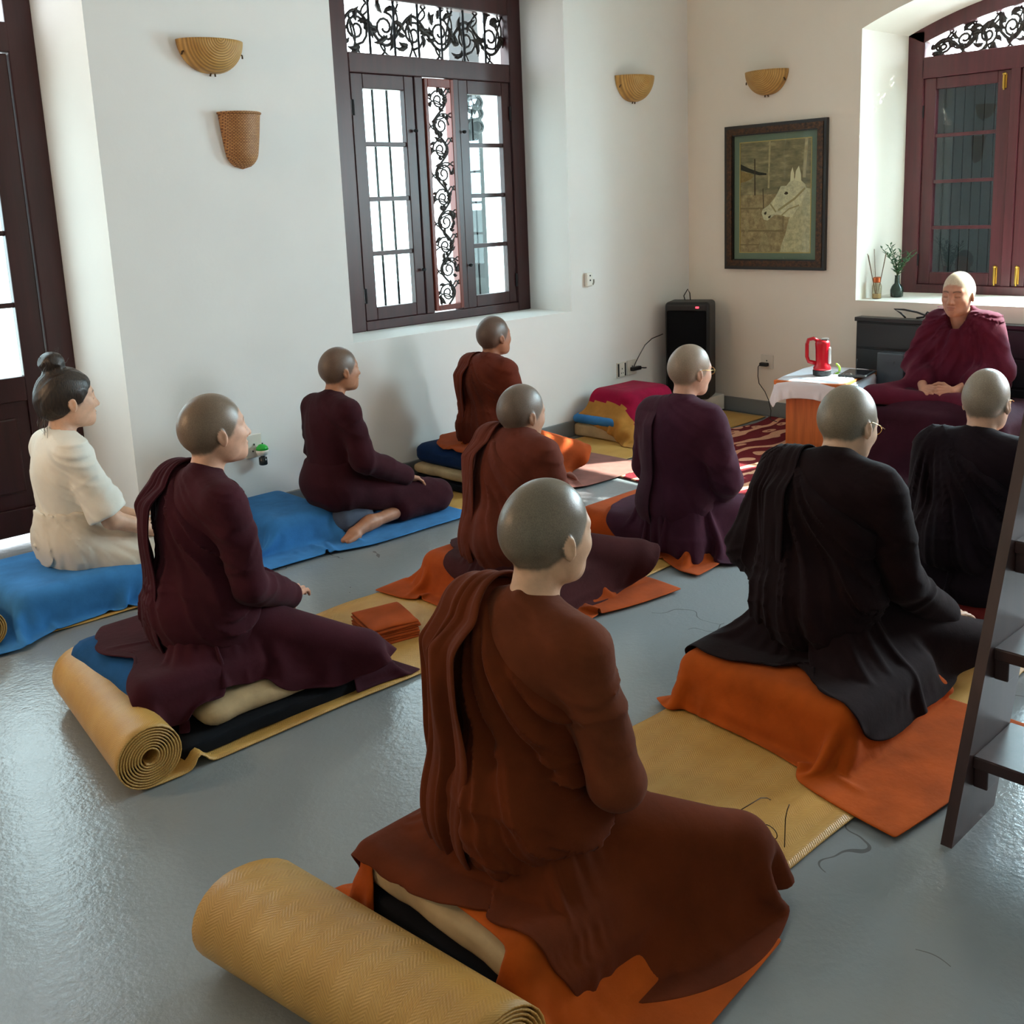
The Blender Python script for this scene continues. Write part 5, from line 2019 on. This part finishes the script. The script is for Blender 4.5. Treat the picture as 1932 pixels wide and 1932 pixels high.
bk = empty('wall_basket', (2.705, WALL_Y-.001, 2.10))
tag(bk, 'woven pocket basket hanging on the wall below the left sconce', 'basket')
V = []
n, m = 24, 22
for i in range(n+1):
    a = PI*i/n
    for j in range(m+1):
        t_ = j/m
        w_ = .110*(1-.32*t_**1.5)*math.sqrt(max(0, 1-max(0, (t_-.72)/.28)**2.2))+.004*math.exp(-t_*14)
        d_ = .095*(1-.35*t_)*math.sqrt(max(0, 1-max(0, (t_-.72)/.28)**2.2))
        V.append((w_*math.cos(a), -d_*math.sin(a), -.272*t_))
o = link('basket_body', mesh_from('basket_body', V, grid_faces(n+1, m+1)), basket_material(), bk)
o.modifiers.new('thickness', 'SOLIDIFY').thickness = .006
MB().tube([(.112*math.cos(a), -.097*math.sin(a), .0) for a in np.linspace(0, PI, 24)], .0065, 8).build('rim', o.data.materials[0], bk, smooth=True)

# picture
pc = empty('framed_picture', (WALL_X, 4.07, 1.572))
tag(pc, 'framed sepia picture of a white carousel horse on the back wall', 'picture')


def frame_mat():
    t = NT('bronze_picture_frame')
    v = t.coord()
    t.set(Base_Color=t.ramp(t.noise(v, 46, 5, .7), [(.35, lin((34, 24, 18))), (.6, lin((84, 52, 26))), (.8, lin((128, 80, 38)))]), Roughness=.34, Metallic=.45)
    return t.m


fm, fe = frame_mat(), plain('black_picture_edge', (20, 18, 18), .4)
PW, PH = .405, .505                       # half sizes
def ring(mb, w0, h0, w1, h1, x0, x1):
    a = [(-w0, -h0), (w0, -h0), (w0, h0), (-w0, h0)]
    b = [(-w1, -h1), (w1, -h1), (w1, h1), (-w1, h1)]
    for i in range(4):
        j = (i+1) % 4
        mb.prism([Vector((x0, -a[i][0], a[i][1])), Vector((x0, -a[j][0], a[j][1])), Vector((x0, -b[j][0], b[j][1])), Vector((x0, -b[i][0], b[i][1]))], (x1-x0, 0, 0))
    return mb
k = MB(); ring(k, PW, PH, PW-.022, PH-.022, -.034, -.002); ring(k, PW-.064, PH-.064, PW-.072, PH-.072, -.030, -.004)
k.build('frame_edge', fe, pc)
k = MB(); ring(k, PW-.022, PH-.022, PW-.064, PH-.064, -.040, -.003)
k.build('frame_moulding', fm, pc)
k = MB(); ring(k, PW-.07, PH-.07, PW-.118, PH-.118, -.014, -.006)
k.build('green_mount', plain('grey_green_mount', (118, 136, 126), .8), pc)
k = MB(); ring(k, PW-.116, PH-.116, PW-.122, PH-.122, -.016, -.006)
k.build('gold_line', plain('pale_gold_line', (196, 172, 112), .5), pc)
AW, AH = PW-.12, PH-.12


def art_material():
    t = NT('sepia_print')
    v = t.coord()
    sx = t.n('ShaderNodeSeparateXYZ'); t.l(v, sx.inputs[0])
    n = t.noise(t.coord((1, 3, 9)), 2.6, 6, .6)
    n2 = t.noise(v, 26, 5, .7)
    sky = t.ramp(n, [(.3, lin((104, 98, 80))), (.55, lin((150, 140, 112))), (.75, lin((196, 182, 146)))])
    low = t.ramp(n2, [(.3, lin((128, 112, 86))), (.55, lin((176, 156, 122))), (.75, lin((212, 192, 152)))])
    f = t.math('GREATER_THAN', sx.outputs[2], .02)
    t.set(Base_Color=t.mix(f, low, sky), Roughness=.7)
    return t.m


apt = MB().box(-.010, -.006, -AW, AW, -AH, AH).build('print', art_material(), pc)


def art(name, polys, rgb, dx, var=0):
    k = MB()
    for pl in polys:
        pts = [Vector((-.010-dx, AW-u*2*AW, AH-v_*2*AH)) for u, v_ in pl]
        k.prism(pts, (dx*.5+.0002, 0, 0))
    m_ = plain('print_'+name, rgb, .7) if not var else None
    if var:
        t = NT('print_'+name)
        n_ = t.noise(t.coord(), 38, 5, .65)
        t.set(Base_Color=t.ramp(n_, [(.35, tuple(c*.62 for c in lin(rgb))), (.65, lin(rgb))]), Roughness=.7)
        m_ = t.m
    return k.build(name, m_, apt)


def strip(pts, w):
    out = []
    for (a, b) in zip(pts[:-1], pts[1:]):
        d = (Vector((b[0]-a[0], b[1]-a[1]))).normalized()
        nx, ny = -d.y*w, d.x*w
        out.append([(a[0]+nx, a[1]+ny), (a[0]-nx, a[1]-ny), (b[0]-nx, b[1]-ny), (b[0]+nx, b[1]+ny)])
    return out


art('awning', [[(0, .19), (.12, .23), (.27, .27), (.38, .285), (.38, .30), (.28, .30), (.2, .285), (.1, .265), (0, .24)]], (44, 44, 38), .0004)
art('pale_clouds', [[(0, .25), (.08, .27), (.16, .28), (.2, .30), (.16, .33), (.08, .35), (0, .36)]], (164, 136, 88), .0004, 1)
art('near_pole', strip([(.93, 0), (.90, .34)], .020), (206, 188, 150), .0008, 1)
art('far_pole', strip([(.425, 0), (.41, .42)], .012), (206, 188, 150), .0008, 1)
art('posts', strip([(.21, .15), (.215, .48)], .008)+strip([(.33, .42), (.34, .6)], .005), (70, 56, 44), .0008)
art('rails', strip([(0, .595), (.34, .60)], .008)+strip([(.02, .80), (.62, .805)], .008)+strip([(0, .93), (.3, .93)], .006)+strip([(.62, .62), (.62, .82)], .008), (140, 122, 92), .0008)
art('far_horses', [[(.20, .68), (.24, .62), (.29, .60), (.30, .66), (.27, .74), (.22, .75)], [(.36, .72), (.46, .70), (.58, .72), (.62, .78), (.5, .80), (.38, .79)], [(.05, .70), (.12, .69), (.14, .78), (.09, .82), (.05, .78)], [(.26, 1.0), (.32, .84), (.38, .82), (.42, .90), (.44, 1.0)]], (190, 172, 136), .0010, 1)
art('horse_neck', [[(1, .44), (1, 1), (.58, 1), (.60, .93), (.66, .82), (.70, .70), (.80, .60), (.86, .5), (.93, .43)]], (222, 214, 180), .0014, 1)
art('horse_head', [[(.72, .36), (.76, .34), (.84, .35), (.92, .40), (.94, .47), (.88, .55), (.80, .63), (.74, .685), (.66, .68), (.60, .665), (.50, .66), (.40, .71), (.345, .70), (.315, .64), (.33, .61), (.42, .57), (.50, .51), (.56, .44), (.585, .405), (.66, .405)]], (242, 236, 206), .0020, 1)
art('horse_ears', [[(.715, .37), (.72, .29), (.745, .245), (.765, .30), (.765, .36)], [(.775, .36), (.79, .28), (.83, .235), (.86, .31), (.865, .38)]], (244, 238, 210), .0022)
art('horse_cheek', strip([(.92, .43), (.78, .52), (.62, .59), (.55, .62)], .010)+strip([(.44, .56), (.52, .635)], .008)+strip([(.60, .665), (.70, .61), (.84, .58)], .006), (176, 162, 124), .0026)
art('horse_eye', [[(.63, .475), (.655, .455), (.68, .46), (.69, .475), (.66, .485)]], (66, 56, 42), .0028)
art('horse_mouth', [[(.35, .64), (.385, .625), (.385, .65), (.36, .66)], [(.41, .675), (.45, .66), (.44, .685), (.415, .69)]], (66, 56, 42), .0028)
MB().box(-.0185, -.0165, -PW+.07, PW-.07, -PH+.07, PH-.07).build('picture_glass', glass_material('picture_glass', (246, 248, 244), 1.12), pc)


# wall sockets and plugs
M['socket'] = plain('socket_white', (214, 210, 200), .4)
def plate(name, loc, rotz, w, h, label, double=False, dark=False, cat='socket'):
    e = empty(name, loc, rotz)
    tag(e, label, cat)
    MB().box(-w, w, -.008, 0, -h, h, .003).build('plate', M['socket'], e)
    if dark:
        MB().box(-w*.86, -w*.56, -.0095, -.007, -h*.85, h*.85).build('dark_strip', M['black'], e)
        MB().box(w*.56, w*.86, -.0095, -.007, -h*.85, h*.85).build('dark_strip', M['black'], e)
        MB().box(-w*.54, w*.54, -.011, -.007, -h*.82, h*.82, .002).build('switch', M['white_plastic'], e)
    k = MB()
    for dx, dz, s_ in ((0, h*.15, .005), (-.010, -h*.42, .0042), (.010, -h*.42, .0042)):
        k.box(dx-s_*.6, dx+s_*.6, -.0125, -.0085, dz-s_, dz+s_)
    ho = k.build('pin_holes', M['black'], e)
    ho['kind'] = 'stuff'
    return e


plate('wall_socket', (5.60, WALL_Y, .392), 0, .052, .055, 'white wall socket with two dark strips near the corner speaker', dark=True)
plate('wall_socket', (5.715, WALL_Y, .395), 0, .052, .055, 'white wall socket holding a black plug near the corner speaker')
plate('wall_socket', (2.62, WALL_Y, .40), 0, .048, .062, 'white wall socket behind the green plug-in by the maroon profile')
plate('wall_socket', (WALL_X, 4.125, .40), -PI/2, .052, .05, 'white wall socket on the back wall left of the low table')
tv = empty('wall_adapter', (5.262, WALL_Y, 1.068))
tag(tv, 'small white two-hole wall fitting right of the tall window', 'socket')
k = MB(); k.box(-.034, .034, -.03, 0, -.048, .048, .012, 3); k.build('body', M['white_plastic'], tv)
MB().tube([(0, -.0302, .028), (0, -.0325, .028)], .006, 10).build('hole', M['black'], tv)
MB().tube([(0, -.0302, -.004), (0, -.0325, -.004)], .006, 10).build('hole', M['black'], tv)
MB().tube([(.026, -.03, -.036), (.034, -.032, -.02), (.036, -.03, .0)], .006, 8).build('hook', plain('grey_plastic', (150, 148, 138), .5), tv)
gp = empty('plug_in_diffuser', (2.645, WALL_Y-.009, .382))
tag(gp, 'green and white plug-in mosquito vaporiser with a dark bottle on the wall', 'vaporiser')
MB().lathe([(.002, .030), (.016, .028), (.030, .014), (.034, .0)], (0, -.036, .0), 20).build('green_cap', plain('green_plastic', (36, 176, 60), .3), gp, smooth=True)
MB().lathe([(.034, 0), (.034, -.012), (.026, -.028), (.018, -.032)], (0, -.036, 0), 20).build('white_shell', M['white_plastic'], gp, smooth=True)
MB().lathe([(.012, -.032), (.012, -.038), (.022, -.042), (.023, -.078), (.02, -.082)], (0, -.036, 0), 20).build('refill_bottle', plain('dark_refill', (40, 44, 46), .2), gp, smooth=True)
MB().box(-.016, .016, -.030, 0, -.012, .014, .004).build('plug_body', M['white_plastic'], gp)
MB().tube([(.004, -.036, .030), (.004, -.036, .036)], .004, 8).build('knob', M['black'], gp)
pg = empty('power_plug', (5.70, WALL_Y-.009, .385))
tag(pg, 'black power plug and lead running up to the corner speaker', 'plug')
MB().box(-.012, .085, -.032, 0, -.014, .014, .006).build('plug_body', M['black'], pg)
MB().tube([(.08, -.016, 0), (.13, -.02, -.008), (.15, -.02, -.010)], .005, 8).build('strain_relief', M['black'], pg)
MB().tube([(.01, -.016, .012), (.035, -.02, .05), (.08, -.02, .10), (.14, -.02, .16), (.21, -.03, .20), (.30, -.06, .225)], .0035, 6).build('lead', M['black'], pg, smooth=True)
pg = empty('charger', (WALL_X-.009, 4.15, .38), -PI/2)
tag(pg, 'black charger with thin lead hanging on the back wall left of the table', 'charger')
MB().box(-.02, .045, -.034, 0, -.012, .014, .006).build('plug_body', M['black'], pg)
MB().tube([(-.02, -.018, 0), (-.035, -.02, -.02), (-.035, -.022, -.09), (-.02, -.03, -.14), (.05, -.06, -.19), (.10, -.09, -.24), (.14, -.12, -.31), (.16, -.16, -.365), (.24, -.2, -.366)], .003, 6).build('lead', M['black'], pg, smooth=True)

# ------------------------------------------------------------------ speaker in the corner
wb = MB().box(-.2, .2, -.16, .16, 0, .115, .004)
tag(wb.build('white_box', M['white_plastic'], None, (6.185, 4.64, .013)), 'white box under the black speaker in the corner', 'box')
sp = empty('speaker', (6.15, 4.615, .129), math.radians(-66))
tag(sp, 'tall black speaker with a red light standing in the corner', 'speaker')
k = MB(); k.box(-.165, .165, -.12, .12, 0, .72, .03, 4)
k.build('cabinet', M['black'], sp)
MB().box(-.145, .145, -.1225, -.118, .05, .66, .012, 3).build('grille', fabric('speaker_grille', (12, 14, 17), weave=500), sp)
em = NT('red_led'); em.set(Base_Color=lin((220, 30, 40))); em.b.inputs['Emission Color'].default_value = (1, .05, .08, 1); em.b.inputs['Emission Strength'].default_value = 3
MB().box(.065, .09, -.127, -.119, .675, .688, .003).build('indicator_light', em.m, sp)
MB().tube([(-.05, .05, .715), (-.06, .05, .75), (-.03, .05, .80), (-.015, .05, .77), (-.01, .05, .715)], .004, 6).build('cable_loop', M['black'], sp, smooth=True)
MB().tube([(-.166, .06, .50), (-.195, .07, .47), (-.19, .07, .42), (-.166, .06, .38)], .004, 6).build('side_handle', M['black'], sp, smooth=True)

# ------------------------------------------------------------------ loft ladder at the right
M['ladder'] = wood_mat('dark_ladder_wood', (54, 34, 32), .42)
ld = empty('loft_ladder', (2.30, .955, 0))
tag(ld, 'dark wooden loft ladder with thick treads at the right edge', 'ladder')
SL = .368
def stringer(y0, y1):
    H = ZC-.01
    return MB().prism([Vector((0, y0, 0)), Vector((.255, y0, 0)), Vector((.255+SL*H, y0, H)), Vector((SL*H, y0, H))], (0, y1-y0, 0))
stringer(-.010, .018).build('stringer', M['ladder'], ld)
stringer(-.72, -.692).build('stringer', M['ladder'], ld)
for i in range(14):
    z = .205+i*.2565
    if z > ZC-.1: break
    x0 = SL*z
    k = MB()
    k.box(x0+.028, x0+.262, -.694, -.008, z-.032, z, .004)
    k.build('tread', M['ladder'], ld)
    k = MB()
    k.box(x0+.035, x0+.085, -.045, -.010, z-.085, z-.032, .003)
    k.build('tread_block', M['ladder'], ld)
# ------------------------------------------------------------------ daylight
sc = bpy.context.scene
W = D.worlds.new('sky')
sc.world = W
W.use_nodes = True
bg = W.node_tree.nodes['Background']
bg.inputs[0].default_value = (.84, .94, 1.0, 1)
bg.inputs[1].default_value = 7.5


def area(name, loc, target, sx, sy, power=0, col=(1, 1, 1), portal=False):
    l = D.lights.new(name, 'AREA')
    l.shape = 'RECTANGLE'
    l.size, l.size_y = sx, sy
    l.energy = power
    l.color = col
    o = D.objects.new(name, l)
    C.objects.link(o)
    o.location = loc
    d = Vector(target)-Vector(loc)
    o.rotation_euler = d.to_track_quat('-Z', 'Y').to_euler()
    if portal: l.cycles.is_portal = True
    return o


area('window_portal', (4.35, YB+.02, 2.0), (4.35, 0, 2.0), 1.9, 2.5, portal=True)
area('arch_portal', (XB2+.3, BYC, 1.85), (0, BYC, 1.85), 2.5, 2.3, portal=True)
area('side_window_portal', (XB2+.02, .25, 1.8), (0, .25, 1.8), 1.6, 1.9, portal=True)
area('door_portal', (1.2, YB+.02, 1.6), (1.2, 0, 1.6), 1.6, 3.2, portal=True)
# daylight of the veranda through the side window, and the warm lamp of the hall behind the camera
area('side_window_daylight', (XB2+.1, .25, 2.0), (2.5, 2.4, .6), 1.4, 1.8, 200, (.80, .93, 1.0))
area('hall_lamp', (-1.3, 4.1, 2.1), (3.2, 4.3, 1.2), .4, .4, 34, (1.0, .62, .34))
area('arch_daylight', (XB2+.35, 2.2, 2.1), (3.0, 2.2, .2), 1.3, 1.2, 330, (.72, .90, 1.0))
sun = D.lights.new('sun', 'SUN')
sun.energy = 40
sun.angle = math.radians(.6)
sun.color = (1.0, .95, .86)
so = D.objects.new('sun', sun)
C.objects.link(so)
so.rotation_euler = Vector((-1, .60, -.82)).to_track_quat('-Z', 'Y').to_euler()

sc.view_settings.view_transform = 'Standard'
sc.view_settings.look = 'None'
sc.view_settings.gamma = 1
sc.view_settings.use_curve_mapping = False
sc.view_settings.exposure = .08
sc.cycles.max_bounces = 8
sc.cycles.diffuse_bounces = 5
sc.cycles.glossy_bounces = 3
sc.cycles.transparent_max_bounces = 12
sc.cycles.use_denoising = True
sc.cycles.sample_clamp_indirect = 6
